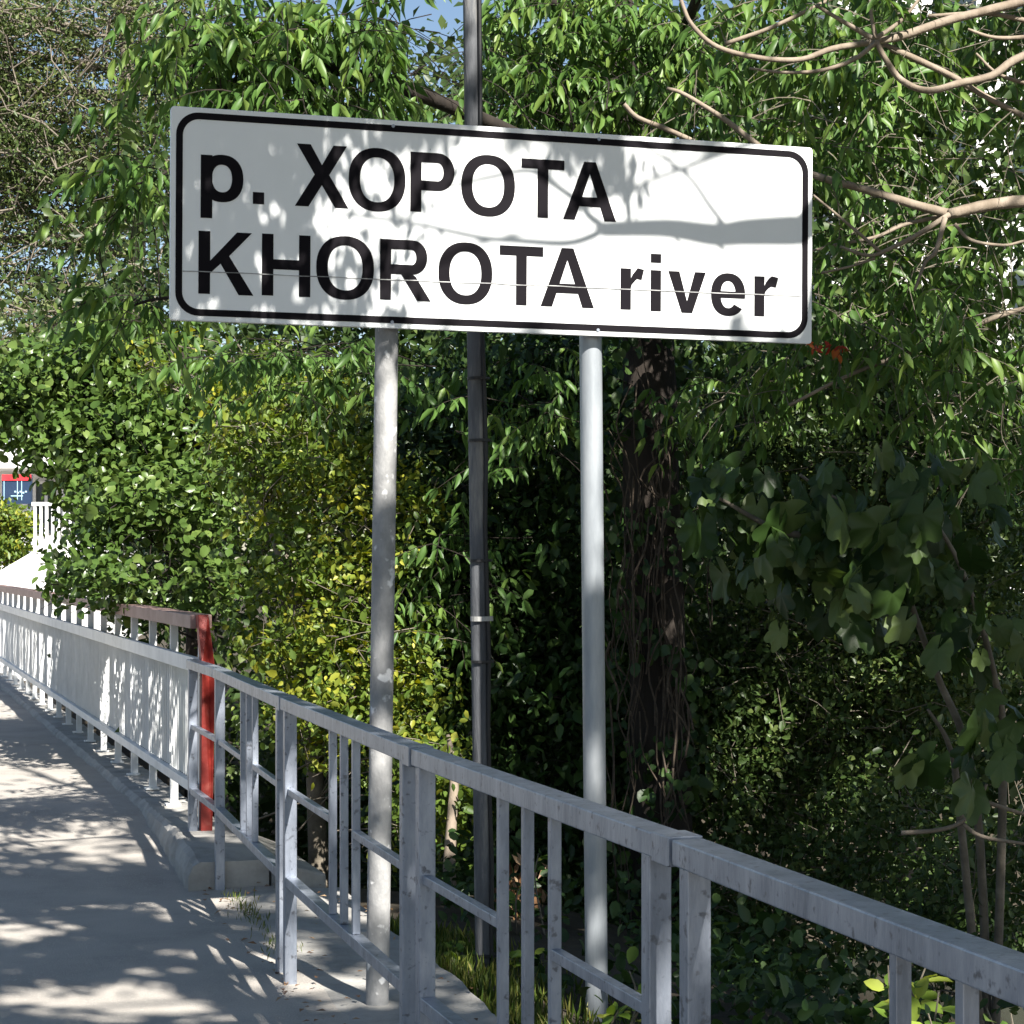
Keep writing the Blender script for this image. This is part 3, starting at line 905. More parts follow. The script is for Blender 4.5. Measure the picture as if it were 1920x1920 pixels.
split_leaves(rootA, M['lf_lance'], M['lf_lance_o'], T_LANCE, .30, pos, ax, nr, ln, vr)
USE_GAPS = True
# dry vines hanging on the trunk
mb = MB()
for i in range(60):
    px = random.gauss(1225, 45); Zq = 10.42 + random.uniform(-.16, .05)
    y0 = random.uniform(620, 1500); y1 = y0 + random.uniform(120, 500)
    pts = [P(px + random.gauss(0, 14), y0 + (y1 - y0) * k / 4, Zq + random.gauss(0, .03)) for k in range(5)]
    mb.tube(spline(pts, 3), random.uniform(.002, .006), 4, cap=False)
for a, b, c, d_ in ((1268, 1270, 1262, 1440), (1275, 1290, 1300, 1370), (1262, 1330, 1290, 1372), (1262, 1440, 1250, 1500), (1290, 1330, 1285, 1420)):
    mb.tube(spline([P(a, b, 10.2), P((a + c) / 2 + 4, (b + d_) / 2, 10.2), P(c, d_, 10.2)], 4), .006, 5)
tag(mb.build('dry_vines', M['dry_vine'], rootA, smooth=True), kind='stuff')

n = 2600
qz = rng.uniform(560, 1750, n); qa = rng.uniform(0, 2 * np.pi, n); qr = .17 + np.abs(rng.normal(0, .10, n))
keep = (np.sin(qz * .013 + qa * 1.5) + np.sin(qz * .031 - qa)) > -.2
qz, qa, qr = qz[keep], qa[keep], qr[keep]; n = len(qz)
zz = EYE + (HOR - qz) / FPX * 10.6
tpos = np.stack([P(1226, 0, 10.6).x + np.cos(qa) * qr, 10.6 + np.sin(qa) * qr, zz], 1)
o = link('ivy', leaf_mesh('ivy', tpos, rand_dirs(n, (0, -.2, -.9), .6), rand_dirs(n, (0, -.8, .5), .5), rng.uniform(.035, .08, n), .75, T_OVAL, rng.random(n)), M['lf_dark'], rootA)
o['kind'] = 'stuff'

# ---- tree with tan bare branches on the right
bx, by = 3.4, 9.2
tK = [g_at(bx, by, -.3), Vector((bx - .02, by, .5)), Vector((bx - .1, by - .1, 2.2)), Vector((bx - .25, by - .2, 3.4)), Vector((bx - .2, by - .2, 5.2)), Vector((bx, by, 7.0))]
ZK = 8.7
LK = [([(2250, 420), (2080, 370), (1920, 378), (1850, 386), (1780, 402)], .034, .024, 0),
      ([(1780, 402), (1700, 380), (1620, 355), (1525, 328), (1440, 285), (1360, 225), (1285, 178), (1250, 165)], .022, .007, .05),
      ([(1780, 402), (1720, 440), (1660, 470), (1625, 479), (1575, 462)], .012, .006, -.05),
      ([(1772, 408), (1755, 470), (1735, 492), (1715, 545)], .012, .006, -.1),
      ([(1650, 472), (1590, 420), (1525, 366)], .008, .005, -.05),
      ([(1775, 404), (1700, 420), (1640, 445), (1560, 460), (1525, 470)], .010, .005, .1),
      ([(2250, 30), (2080, 60), (1920, 105), (1860, 142), (1800, 156), (1740, 170), (1690, 150), (1660, 110), (1642, 76)], .022, .011, -.1),
      ([(2200, -90), (2050, -40), (1920, 2), (1780, 38), (1690, 68), (1642, 78)], .026, .016, .05),
      ([(1642, 78), (1560, 92), (1500, 112), (1420, 108), (1345, 88), (1300, 50), (1280, 10), (1260, -60)], .014, .008, .1),
      ([(1642, 80), (1600, 112), (1540, 132), (1470, 136), (1405, 128)], .011, .005, -.1),
      ([(1645, 80), (1720, 112), (1790, 146), (1850, 182), (1930, 222), (2020, 260)], .016, .010, .1),
      ([(1642, 72), (1690, 38), (1730, -10)], .011, .006, 0),
      ([(1642, 72), (1634, 30), (1630, -20)], .010, .006, 0),
      ([(1642, 76), (1580, 40), (1530, 10)], .012, .007, .1),
      ([(2010, 60), (1920, 70), (1862, 70), (1815, 55)], .012, .006, 0),
      ([(1360, 82), (1450, 50), (1550, 2), (1640, -40)], .010, .008, .25),
      ([(1540, 512), (1600, 498), (1640, 484)], .005, .006, 0),
      ([(1830, 100), (1870, 138), (1930, 158)], .005, .010, 0),
      ([(1740, 30), (1850, 25), (1930, 40)], .008, .012, .1),
      ([(1920, 452), (1880, 460), (1820, 450), (1790, 420)], .006, .008, -.1),
      ([(1170, 195), (1195, 220), (1245, 240), (1300, 265)], .010, .012, .3),
      ([(2100, 500), (2000, 560), (1880, 590), (1760, 640), (1600, 700), (1480, 760)], .018, .007, .3)]
rootK = empty('bare_branch_tree', tK[0], 'tree with tan crooked branches and drooping leaves beside the word river', 'tree')
tp, tm = trunk_tube(tK, .13, .06)
tm.build('trunk', M['bark_tan'], rootK, smooth=True)
allp = []
for pts, r0, r1, dz in LK:
    pp = [P(a, b, ZK + dz + .0004 * (a - 1640)) for a, b in pts]
    if pts[0][0] > 2040:
        pp = [min(tp, key=lambda q: abs(q.z - pp[0].z + .3))] + pp
    lp_ = spline(pp, 5); allp += lp_
    MB().tube(lp_, list(np.linspace(r0, r1, len(lp_))), 7, wob=.05).build('branch', M['bark_tan'], rootK, smooth=True)
ellK = [(1500, 130, 240, 190, 9.5, .7, 1.2), (1750, 220, 260, 220, 9.6, .8, .7), (1700, 500, 240, 170, 9.4, .7, 1.0), (1800, 640, 200, 110, 9.3, .6, 1.0), (1560, 620, 130, 90, 9.5, .5), (1450, 730, 110, 70, 9.6, .4, .8), (1830, 820, 130, 90, 9.4, .4, .7), (1800, 60, 200, 100, 10.2, .5, .9)]
st = in_ell(ellK, 700)
dr = norm(rng.normal(size=(700, 3)) * np.array([.9, .7, .35]) + np.array((-.2, -.3, -.1)))
tw, pos, ax, nr, ln, vr = fronds(st, dr, (.22, .42), (.075, .13), (4, 7))
branches_to(tw, allp, st, .005, .0015, .06, frac=.16, reach=.4)
tw.build('twigs', M['bark_grey'], rootK)
split_leaves(rootK, M['lf_lance'], M['lf_lance_o'], T_LANCE, .31, pos, ax, nr, ln, vr)


n = 26
pos = in_ell([(1528, 650, 16, 8, 8.9, .1), (1570, 655, 18, 10, 8.95, .1, .6)], n)
o = link('red_leaves', leaf_mesh('red_leaves', pos, rand_dirs(n, (0, -.2, -.6), .7), rand_dirs(n, (0, -.8, .5), .5), rng.uniform(.025, .05, n), .5, T_MED, rng.random(n)), M['lf_red'], rootK)
o['kind'] = 'stuff'


# ---- generic leafy plant
def leafy(name, label, cat, base, trunk_pts, r0, r1, bark, ells, nclump, per, crad, leaf, width, lmat, tmpl=T_SMALL, bias=(0, -.2, -.1), nb=(0, -.3, .8), spread=1.0, frac=.5, singles=None, flat_=.7, group=None, twig=.008, tfrac=.35, tnum=2, tlen=.3):
    root = empty(name, base, label, cat, group)
    tp, tm = trunk_tube(trunk_pts, r0, r1)
    tm.build('trunk' if cat == 'tree' else 'stem', bark, root, smooth=True)
    ce = in_ell(ells, nclump)
    tw = MB(); branches_to(tw, tp, ce, twig, .0025, .12, frac, reach=(.8 if base[1] < 20 else 4.0))
    for c in ce[:int(len(ce) * tfrac)]:
        c = Vector(c)
        for k in range(tnum):
            d_ = Vector((random.gauss(0, 1), random.gauss(0, .6), random.gauss(0, .6))).normalized() * tlen * random.uniform(.5, 1.2)
            m_ = c + d_ * .5 + Vector((random.gauss(0, .12), random.gauss(0, .1), random.gauss(0, .12))) * tlen
            tw.tube([c, m_, c + d_], [twig * .45, twig * .32, twig * .15], 3, cap=False)
    if tw.f: tw.build('branches', bark, root, smooth=True)
    pos, cv_ = clump_leaves(ce, crad, per, flat_)
    n = len(pos)
    ax = rand_dirs(n, bias, spread * .8); nr = rand_dirs(n, nb, .7)
    ln = (leaf[0] + (leaf[1] - leaf[0]) * rng.random(n) ** 1.6) * rng.uniform(.75, 1.25, n)
    vr = np.clip(.6 * cv_ + .4 * rng.random(n), 0, 1)
    if singles:
        split_leaves(root, lmat, singles, tmpl, width, pos, ax, nr, ln, vr)
    else:
        o = link('crown' if cat == 'tree' else 'foliage', leaf_mesh(name, pos, ax, nr, ln, width, tmpl, vr), lmat, root)
        o['kind'] = 'stuff'
    return root


# far fine-leaved tree, upper left, sky showing through
bx, by = -7.6, 40.0
leafy('fine_leaf_tree', 'tall twiggy fine-leaved olive tree beyond the kiosk, sky showing through', 'tree', g_at(bx, by), [g_at(bx, by), Vector((bx + .1, by, 4)), Vector((bx + .4, by, 8.0)), Vector((bx + .2, by, 11.0)), Vector((bx, by, 15))], .26, .07, M['bark_grey'],
      [(110, 130, 250, 190, 40, 2.5), (150, 330, 200, 120, 40, 2), (180, 470, 180, 110, 40, 2, .8), (40, 620, 150, 110, 39, 1.5), (330, 80, 130, 120, 41, 1.5, .5), (-150, 250, 200, 350, 40, 2)], 800, 85, .33, (.08, .17), .42, M['lf_olive'], bias=(0, 0, -.1), frac=.10, twig=.05, tfrac=1.0, tnum=3, tlen=1.0, spread=1.2)
# more bare twigs in its crown
# dark round-leaved tree over the parapet
c0 = P(372, 1000, 14.6)
leafy('round_leaf_tree', 'dark tree with small round glossy leaves leaning over the parapet', 'tree', g_at(c0.x, 14.6), [g_at(c0.x, 14.6), P(378, 1050, 14.6), P(366, 900, 14.6), P(352, 790, 14.6), P(330, 640, 14.8)], .13, .04, M['bark_dark'],
      [(200, 730, 200, 110, 15, .8), (240, 830, 170, 90, 14.8, .7), (285, 960, 140, 100, 14.2, .7, 1.1), (250, 1075, 130, 45, 13.9, .5, 1.1), (300, 1095, 110, 35, 13.5, .4), (60, 760, 120, 60, 15, .6)], 420, 55, .13, (.05, .085), .72, M['lf_round'], T_OVAL, bias=(0, -.4, -.25), nb=(0, -.3, 1.0), frac=.15, singles=M['lf_round_o'], twig=.012)
# yellow-green climber over a shrub
c0 = P(600, 1300, 11.3)
leafy('yellow_climber', 'yellow-green small-leaved climber covering a shrub between parapet and worn post', 'shrub', g_at(c0.x, 11.3), [g_at(c0.x, 11.3), P(590, 1450, 11.3), P(560, 1150, 11.3), P(480, 900, 11.6), P(430, 720, 11.9)], .06, .02, M['bark_grey'],
      [(400, 690, 150, 70, 11.9, .35, 1.2), (540, 820, 170, 120, 11.5, .4, 1.2), (640, 980, 170, 150, 11.2, .4), (560, 1180, 130, 120, 11.2, .35, .8), (640, 1280, 150, 160, 11.0, .4), (760, 1300, 80, 150, 10.9, .3), (800, 1500, 70, 120, 10.5, .3, .9)], 430, 46, .085, (.025, .07), .6, M['lf_yellow'], T_MED, bias=(0, -.2, -.3), frac=.3, twig=.008)
# deep green shrub in the shade behind the posts
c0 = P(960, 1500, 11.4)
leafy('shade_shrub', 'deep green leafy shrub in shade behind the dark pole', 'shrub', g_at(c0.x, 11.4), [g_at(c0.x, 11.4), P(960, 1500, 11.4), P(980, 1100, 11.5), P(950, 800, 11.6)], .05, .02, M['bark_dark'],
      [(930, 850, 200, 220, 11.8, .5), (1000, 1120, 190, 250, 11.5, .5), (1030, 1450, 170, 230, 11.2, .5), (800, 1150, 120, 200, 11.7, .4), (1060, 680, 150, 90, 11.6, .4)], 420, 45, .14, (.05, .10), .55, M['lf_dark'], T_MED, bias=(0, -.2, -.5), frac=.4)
# small-leaved mass on the right
c0 = P(1700, 1500, 11.8)
leafy('ivy_thicket', 'small-leaved tangled thicket below the bare branches and behind the lobed leaves', 'shrub', g_at(c0.x, 11.8), [g_at(c0.x, 11.8), P(1700, 1500, 11.8), P(1690, 1150, 11.9), P(1650, 850, 12), P(1600, 650, 12)], .07, .02, M['bark_grey'],
      [(1700, 760, 300, 150, 11.6, .7), (1650, 980, 330, 180, 11.6, .7), (1600, 1200, 330, 180, 11.4, .7), (1540, 1370, 280, 150, 11.2, .6), (1690, 1560, 130, 110, 10.4, .4, .8), (1430, 780, 130, 120, 11.6, .5), (1350, 1350, 110, 200, 11.1, .4), (1450, 1700, 200, 130, 10.6, .5, .6), (1840, 1680, 120, 140, 9.6, .4, 1.0), (1760, 1780, 160, 90, 9.2, .4, .8)], 1080, 55, .12, (.03, .06), .6, M['lf_ivy'], T_MED, bias=(0, -.2, -.3), frac=.35, twig=.008)

# ---- large lobed leaves on the right (every leaf a part)
def lobed():
    """broad leaf with five blunt lobes, cupped, on a short stalk"""
    lobes = [(-112, .62, 34), (-50, .90, 27), (0, 1.0, 25), (50, .90, 27), (112, .62, 34)]
    vs = [[0, .28, .0]]
    for k in range(33):
        a = -160 + 320 * k / 32
        r = .40
        for c, rr, wd in lobes:
            r = max(r, rr * (1 - .38 * min(1, abs(a - c) / wd) ** 2.4))
        x = math.sin(R(a)) * r * .60; y = .28 + math.cos(R(a)) * r * .70
        vs.append([x, y, -.24 * r * r - .02 * math.cos(R(a) * 7) * r])
    fs = [(0, i + 2, i + 1) for i in range(32)]
    vs.append([0.012, -.02, .02]); vs.append([-.012, -.02, .02])
    fs.append((0, 34, 35))
    return np.array(vs, float), fs


T_FIG = lobed()
bx, by = 2.05, 8.9
rootG = empty('fig_shrub', g_at(bx, by), 'shrub with large dark lobed fig-like leaves below the bare branches', 'shrub')
stems = [[g_at(bx, by), P(1830, 1500, 8.6), P(1750, 1250, 8.4), P(1650, 1010, 8.3), P(1500, 890, 8.2)], [g_at(bx, by), P(1880, 1450, 8.5), P(1860, 1250, 8.3), P(1800, 1060, 8.2), P(1720, 930, 8.2)],
         [g_at(bx, by), P(1800, 1530, 8.5), P(1780, 1400, 8.4), P(1740, 1330, 8.3)], [P(1650, 1010, 8.3), P(1480, 1000, 8.1), P(1340, 930, 8.0)]]
for s_ in stems:
    pp = spline(s_, 6)
    MB().tube(pp, list(np.linspace(.022, .006, len(pp))), 7).build('stem', M['bark_grey'], rootG, smooth=True)
for pts in ([(1690, 1562), (1760, 1556), (1805, 1540), (1835, 1505), (1850, 1470)], [(1850, 1504), (1920, 1526), (1990, 1535)], [(1805, 1545), (1840, 1568), (1920, 1582), (1990, 1590)]):
    pp = spline([P(a, b, 8.2) for a, b in pts], 5)
    MB().tube(pp, list(np.linspace(.010, .006, len(pp))), 6).build('twig', M['bark_tan'], rootG, smooth=True)
ellG = [(1340, 940, 60, 80, 8.0, .2), (1450, 930, 150, 110, 8.1, .35), (1600, 930, 170, 110, 8.3, .4), (1640, 1020, 190, 110, 8.1, .35), (1730, 930, 140, 100, 8.4, .3), (1500, 1080, 150, 100, 8.2, .3, .8), (1720, 1130, 130, 90, 8.0, .3), (1860, 1200, 90, 90, 8.1, .3, .8), (1790, 1400, 100, 70, 8.1, .2, .9), (1880, 1320, 60, 60, 8.2, .2, .7), (1420, 1010, 100, 110, 8.2, .3, .8)]
ng = 260
pos = in_ell(ellG, ng)
ax = norm(rng.normal(size=(ng, 3)) * np.array([.6, .45, .35]) + np.array([0, -.25, -1.0]))
nr = norm(rng.normal(size=(ng, 3)) * .85 + np.array([.2, -.65, .75]))
leaf_objs(rootG, M['lf_fig_o'], T_FIG, pos, ax, nr, rng.uniform(.07, .13, ng) + .09 * rng.random(ng) ** 2, 1.0)

# ---- low bright plant by the fence, lower right
def low_plant(name, label, spots, zmin, mat, nleaf, size):
    c = Vector(spots[0])
    root = empty(name, Vector((c.x, c.y, ground_h(c.x, c.y))), label, 'plant')
    tw = MB(); pos = []; ax = []
    for s_ in spots:
        s_ = Vector(s_); g = Vector((s_.x + random.uniform(-.1, .1), s_.y + random.uniform(-.1, .1), ground_h(s_.x, s_.y) - .03))
        pp = spline([g, g.lerp(s_, .6) + Vector((random.uniform(-.05, .05), 0, .03)), s_], 5)
        MB().tube(pp, list(np.linspace(.005, .002, len(pp))), 4, cap=False).build('stem', M['bark_grey'], root)
        for k in range(nleaf):
            t = random.uniform(.45, 1.0); q = pp[int(t * (len(pp) - 1))]
            a = Vector((random.gauss(0, 1), random.gauss(-.2, 1), random.uniform(-.3, .5))).normalized()
            pos.append(tuple(q + a * .015)); ax.append(tuple(a))
    n = len(pos); pos = np.array(pos); ax = np.array(ax)
    leaf_objs(root, mat, T_OVAL, pos, ax, rand_dirs(n, (0, -.5, 1.2), .35), rng.uniform(size[0], size[1], n), .62)


low_plant('low_leafy_plant', 'bright yellow-green leafy plant just behind the fence bars', [P(1700, 1830, 5.4), P(1735, 1815, 5.5), P(1760, 1860, 5.3), P(1690, 1890, 5.3), P(1740, 1900, 5.2), P(1850, 1890, 5.3), P(1895, 1900, 5.2), P(1665, 1810, 5.6)], 0, M['lf_bright_o'], 9, (.045, .085))
low_plant('low_weed', 'small bright weeds growing between the clean post and the fence joint', [P(1190, 1850, 6.6), P(1215, 1880, 6.5), P(1160, 1895, 6.5), P(1230, 1905, 6.4), P(1180, 1820, 6.8)], 0, M['lf_bright_o'], 9, (.03, .06))
low_plant('kerbside_weed', 'small weed beside the foot of the dark pole', [P(870, 1810, 8.1), P(885, 1795, 8.2), P(865, 1780, 8.3), P(960, 1800, 8.0), P(1000, 1790, 8.0), P(985, 1650, 9.0), P(1010, 1600, 9.1)], 0, M['lf_bright_o'], 10, (.03, .055))

# pale stem and dead leaf bundle seen between pole and fence
c0 = P(848, 1500, 10.2)
r_ = empty('dead_shrub', g_at(c0.x, 10.2), 'pale leaning stump with hanging dead brown leaves seen through the fence', 'shrub')
pp = spline([g_at(c0.x + .02, 10.2), P(845, 1700, 10.2), P(843, 1600, 10.2), P(852, 1450, 10.3), P(840, 1380, 10.5)], 5)
MB().tube(pp, list(np.linspace(.05, .012, len(pp))), 9, wob=.10).build('stem', M['bark_tan'], r_, smooth=True)
ce = np.array([tuple(P(975, 1650, 9.6)), tuple(P(968, 1690, 9.6)), tuple(P(860, 1730, 10.0))])
pos, cv_ = clump_leaves(ce, .07, 60, 1.2); n = len(pos)
o = link('dead_leaves', leaf_mesh('dead_leaves', pos, rand_dirs(n, (0, 0, -1.4), .5), rand_dirs(n, (0, -1, .3), .6), rng.uniform(.05, .11, n), .3, T_SMALL, rng.random(n)), M['dead_leaf'], r_)
o['kind'] = 'stuff'

# grass along the apron edge, litter of dry leaves on the apron
gp = []
for i in range(5200):
    u = random.uniform(-5, 1.2); v = .60 + abs(random.gauss(0, .22))
    p = uvw(u, v); gp.append((p.x, p.y, ground_h(p.x, p.y) - .01))
for i in range(260):
    u = random.gauss(1.45, .25) if i < 160 else random.gauss(.62, .12); v = random.gauss(.07, .03)
    p = uvw(u, v); gp.append((p.x, p.y, .005))
gp = np.array(gp); n = len(gp)
o = link('grass', leaf_mesh('grass', gp, rand_dirs(n, (0, 0, 2.0), .5), rand_dirs(n, (0, -1, 0), .8), rng.uniform(.035, .10, n) * np.where(np.arange(n) >= 5200, .45, 1), .09, T_SMALL, rng.random(n)), M['grass'])
tag(o, 'tufts of short grass along the concrete edge behind the fence', 'grass', kind='stuff')
gp = []
for i in range(420):
    u = random.uniform(-5, 2.2); v = random.choice((random.uniform(.1, .58), random.gauss(.0, .05), random.uniform(.5, .9)))
    p = uvw(u, v); gp.append((p.x, p.y, (.026 if .08 < v < .57 else .012) + (0 if v < .57 else ground_h(p.x, p.y) + .0)))
gp = np.array(gp); n = len(gp)
a = rng.normal(size=(n, 3)); a[:, 2] *= .1
o = link('leaf_litter', leaf_mesh('leaf_litter', gp, a, rand_dirs(n, (0, 0, 2), .3), rng.uniform(.015, .045, n), .5, T_SMALL, rng.random(n)), M['dead_leaf'])
tag(o, 'scattered dry leaf litter along the fence foot', 'leaf litter', kind='stuff')

gp = []
while len(gp) < 17000:
    u, v = random.uniform(-6, 6), .95 + abs(random.gauss(0, 3.0))
    p = uvw(u, v)
    if math.sin(u * 3.1 + v * 2) + math.sin(v * 4 - u) < random.uniform(-1.2, 1.0): continue
    gp.append((p.x, p.y, ground_h(p.x, p.y) + abs(random.gauss(0, .16))))
gp = np.array(gp); n = len(gp)
o = link('ground_cover', leaf_mesh('ground_cover', gp, rand_dirs(n, (0, -.2, .2)), rand_dirs(n, (0, -.3, .9), .5), rng.uniform(.03, .075, n), .6, T_OVAL, rng.random(n)), M['lf_dark'])
tag(o, 'low dark green ground cover on the river bank', 'ground cover', kind='stuff')

# ---- wood on the far bank, one mass
def far_wood():
    pos = []
    ce = in_ell([(500, 500, 300, 330, 19, 2), (500, 950, 300, 330, 18, 2), (900, 500, 350, 400, 18, 2), (900, 1000, 400, 400, 17, 2), (1350, 500, 400, 450, 18, 2), (1400, 1000, 450, 450, 16, 2), (1800, 700, 300, 450, 17, 2), (1800, 1150, 300, 350, 15.5, 1.5), (1250, 1500, 700, 300, 14.5, 1.2), (620, 1450, 200, 250, 15, 1), (1150, 200, 450, 150, 19, 2, .4), (1750, 230, 280, 230, 17, 1.5, .75), (1500, 150, 250, 150, 17, 1.5, .6), (450, 260, 250, 100, 20, 2, .4), (330, 640, 200, 160, 20, 2, .8), (180, 660, 150, 130, 21, 1.5, .8), (330, 1090, 130, 110, 20, 1.5, 1.6), (300, 960, 120, 120, 21, 1.5, 1.0)], 2300)
    p_, cv_ = clump_leaves(ce, .33, 42, .8)
    px = 960 + p_[:, 0] / p_[:, 1] * FPX; py = HOR - (p_[:, 2] - EYE) / p_[:, 1] * FPX
    keep = ~((px < 200) & (py > 800) & (py < 1180))
    p_, cv_ = p_[keep], cv_[keep]; n = len(p_)
    o = link('woodland', leaf_mesh('woodland', p_, rand_dirs(n, (0, -.2, -.3)), rand_dirs(n, (0, -.4, .7), .7), rng.uniform(.07, .14, n), .6, T_SMALL, np.clip(.6 * cv_ + .4 * rng.random(n), 0, 1)), M['lf_wood'])
    tag(o, 'dense green woodland filling the far river bank', 'woodland', kind='stuff')


far_wood()

# ---- far left: white kiosk, wall, railing, hedge
ZB = 34.0
kio = empty('white_kiosk', P(60, 1040, ZB) * 1.0, 'white flat-roofed kiosk far beyond the bridge, behind the leaves', 'building')
kio.location.z = ground_h(kio.location.x, ZB)
kz = kio.location.z
xa, xb = P(-250, 0, ZB).x, P(190, 0, ZB).x
yt = P(0, 884, ZB).z
MB().obox(((xa + xb) / 2, ZB + 2, (yt + kz - .3) / 2), ((xb - xa) / 2, 0, 0), (0, 2, 0), (0, 0, (yt - kz + .3) / 2)).build('wall', M['wall_white'], kio)
MB().obox(((xa + xb) / 2, ZB + 1.6, yt + .2), ((xb - xa) / 2 + .25, 0, 0), (0, 2.6, 0), (0, 0, .2)).build('roof', M['wall_white'], kio, bevel=.02)
for x0, x1 in ((66, 110), (120, 165)):
    a, b = P(x0, 905, ZB), P(x1, 1000, ZB)
    w_ = MB().obox(((a.x + b.x) / 2, ZB - .01, (a.z + b.z) / 2), ((b.x - a.x) / 2, 0, 0), (0, .03, 0), (0, 0, (a.z - b.z) / 2)).build('window', M['glass_dark'], kio)
    fr = MB()
    for xx in (a.x, (a.x + b.x) / 2, b.x): fr.obox((xx, ZB - .05, (a.z + b.z) / 2), (.025, 0, 0), (0, .02, 0), (0, 0, (a.z - b.z) / 2 + .025))
    fr.obox(((a.x + b.x) / 2, ZB - .052, a.z), ((b.x - a.x) / 2, 0, 0), (0, .02, 0), (0, 0, .025))
    link('window_frame', fr.mesh('window_frame'), M['wall_white'], w_)
# banner
Z2 = 31.0
a, b = P(5, 890, Z2), P(60, 945, Z2)
gx = (a.x + b.x) / 2
ban = empty('shop_banner', Vector((gx, Z2, ground_h(gx, Z2))), 'small navy board with a red top band and pale print by the kiosk', 'sign board')
MB().obox((gx, Z2, (a.z + b.z) / 2), ((b.x - a.x) / 2, 0, 0), (0, .04, 0), (0, 0, (a.z - b.z) / 2)).build('board', M['banner_blue'], ban)
MB().obox((gx, Z2 - .045, a.z - .045), ((b.x - a.x) / 2, 0, 0), (0, .01, 0), (0, 0, .045)).build('top_band', M['banner_red'], ban)
for k in range(5):
    q = P(30 + 5 * k, 922 + (k % 2) * 2, Z2)
    MB().obox((q.x, Z2 - .045, q.z), (.014, 0, 0), (0, .004, 0), (0, 0, .012)).build('print_mark', M['banner_pale'], ban)
q = P(33, 930, Z2)
MB().obox((q.x, Z2 - .045, q.z), (.09, 0, 0), (0, .004, 0), (0, 0, .007)).build('print_mark', M['banner_pale'], ban)
for px in (9, 34, 42):
    q0, q1 = P(px, 902, Z2), P(px, 938, Z2)
    MB().obox((q0.x, Z2 - .045, (q0.z + q1.z) / 2), (.005, 0, 0), (0, .003, 0), (0, 0, (q0.z - q1.z) / 2)).build('print_line', M['banner_pale'], ban)
for xx in (a.x + .05, b.x - .05):
    MB().beam((xx, Z2 + .06, ground_h(xx, Z2) - .1), (xx, Z2 + .06, b.z + .3), .05, .05).build('leg', M['galv'], ban)
# sloped white retaining wall
Zw = 28.5
gz = ground_h(P(60, 0, Zw).x, Zw) - .4
lo = [P(-120, 1110, Zw), P(0, 1070, Zw), P(58, 1036, Zw), P(175, 1036, Zw)]
loop = [Vector((p.x, Zw, p.z)) for p in lo] + [Vector((lo[-1].x, Zw, gz)), Vector((lo[0].x, Zw, gz))]
o = MB().prism(loop[::-1], (0, .35, 0)).build('retaining_wall', M['wall_white'], bevel=.01)
tag(o, 'white rendered wall with a sloping end beyond the parapet', 'wall')
# white railing on the wall
ra = P(60, 1036, Zw + .2)
rail = empty('white_railing', Vector((ra.x, Zw + .2, ra.z)), 'white upright-bar railing standing on the white wall', 'railing')
for i in range(9):
    p0 = P(66 + i * 11, 1036, Zw + .2); p1 = P(66 + i * 11, 945, Zw + .2)
    MB().beam(p0, p1, .035, .035).build('bar', M['wall_white'], rail)
p0, p1 = P(60, 945, Zw + .2), P(165, 945, Zw + .2)
MB().beam(p0, p1, .05, .05).build('top_rail', M['wall_white'], rail)
# clipped hedge at the far left
c0 = P(20, 1030, 29.6)
leafy('green_bush', 'fresh green rounded bush below the navy board', 'bush', g_at(c0.x, 29.6), [g_at(c0.x, 29.6), P(22, 1040, 29.6), P(20, 1000, 29.6)], .04, .02, M['bark_grey'], [(15, 1005, 42, 52, 29.7, .4)], 60, 60, .12, (.06, .11), .6, M['lf_yellow'], bias=(0, -.2, .2))
# pale building behind the trees on the right
Z3 = 44.0
a, b = P(1560, -250, Z3), P(2250, 1000, Z3)
bz = ground_h(a.x, Z3)
bld = empty('white_building', Vector(((a.x + b.x) / 2, Z3, bz)), 'white plastered building glimpsed through the upper right leaves', 'building')
MB().obox(((a.x + b.x) / 2, Z3 + 3, (a.z + bz - .5) / 2), ((b.x - a.x) / 2, 0, 0), (0, 3, 0), (0, 0, (a.z - bz + .5) / 2)).build('wall', M['wall_white'], bld)
MB().obox(((a.x + b.x) / 2, Z3 + 3, a.z + .15), ((b.x - a.x) / 2 + .3, 0, 0), (0, 3.3, 0), (0, 0, .15)).build('roof', M['concrete'], bld)
for i in range(4):
    for j in range(3):
        q = P(1640 + i * 150, 40 + j * 260, Z3)
        MB().obox((q.x, Z3 - .01, q.z), (.45, 0, 0), (0, .03, 0), (0, 0, .7)).build('window', M['glass_dark'], bld)

# ------------------------------------------------------------------ trees overhanging the path (their crowns are above and behind the view)
LIT = [(70, 1520, 150, 14), (40, 1590, 120, 10), (180, 1668, 110, 9), (60, 1690, 70, 12), (40, 1760, 40, 10), (300, 1712, 28, 6), (120, 1605, 70, 5), (200, 1545, 60, 6),
       (180, 1862, 170, 22), (330, 1880, 60, 22), (420, 1770, 45, 14), (470, 1850, 45, 16), (545, 1790, 40, 20), (640, 1850, 60, 16), (320, 1783, 40, 8), (250, 1900, 200, 14), (700, 1760, 40, 16), (560, 1700, 50, 10)]
HOLES = [(random.uniform(-4, 4), random.uniform(1, 17), random.uniform(.08, .26)) for _ in range(150)]
HX = np.array(HOLES)
LITG = [(-.70, 9.12, .22, .36), (-1.36, 8.95, .12, .30), (-.05, 7.15, .25, .22), (.45, 6.6, .2, .2), (-.85, 8.2, .07, .10), (.9, 12.2, .2, .16), (1.1, 11.6, .22, .14), (1.75, 12.9, .3, .2), (.2, 13.3, .25, .2), (1.3, 13.6, .3, .25), (2.2, 12.0, .25, .2), (.75, 5.6, .25, .25), (1.5, 10.4, .16, .14), (2.1, 14.0, .3, .3)]


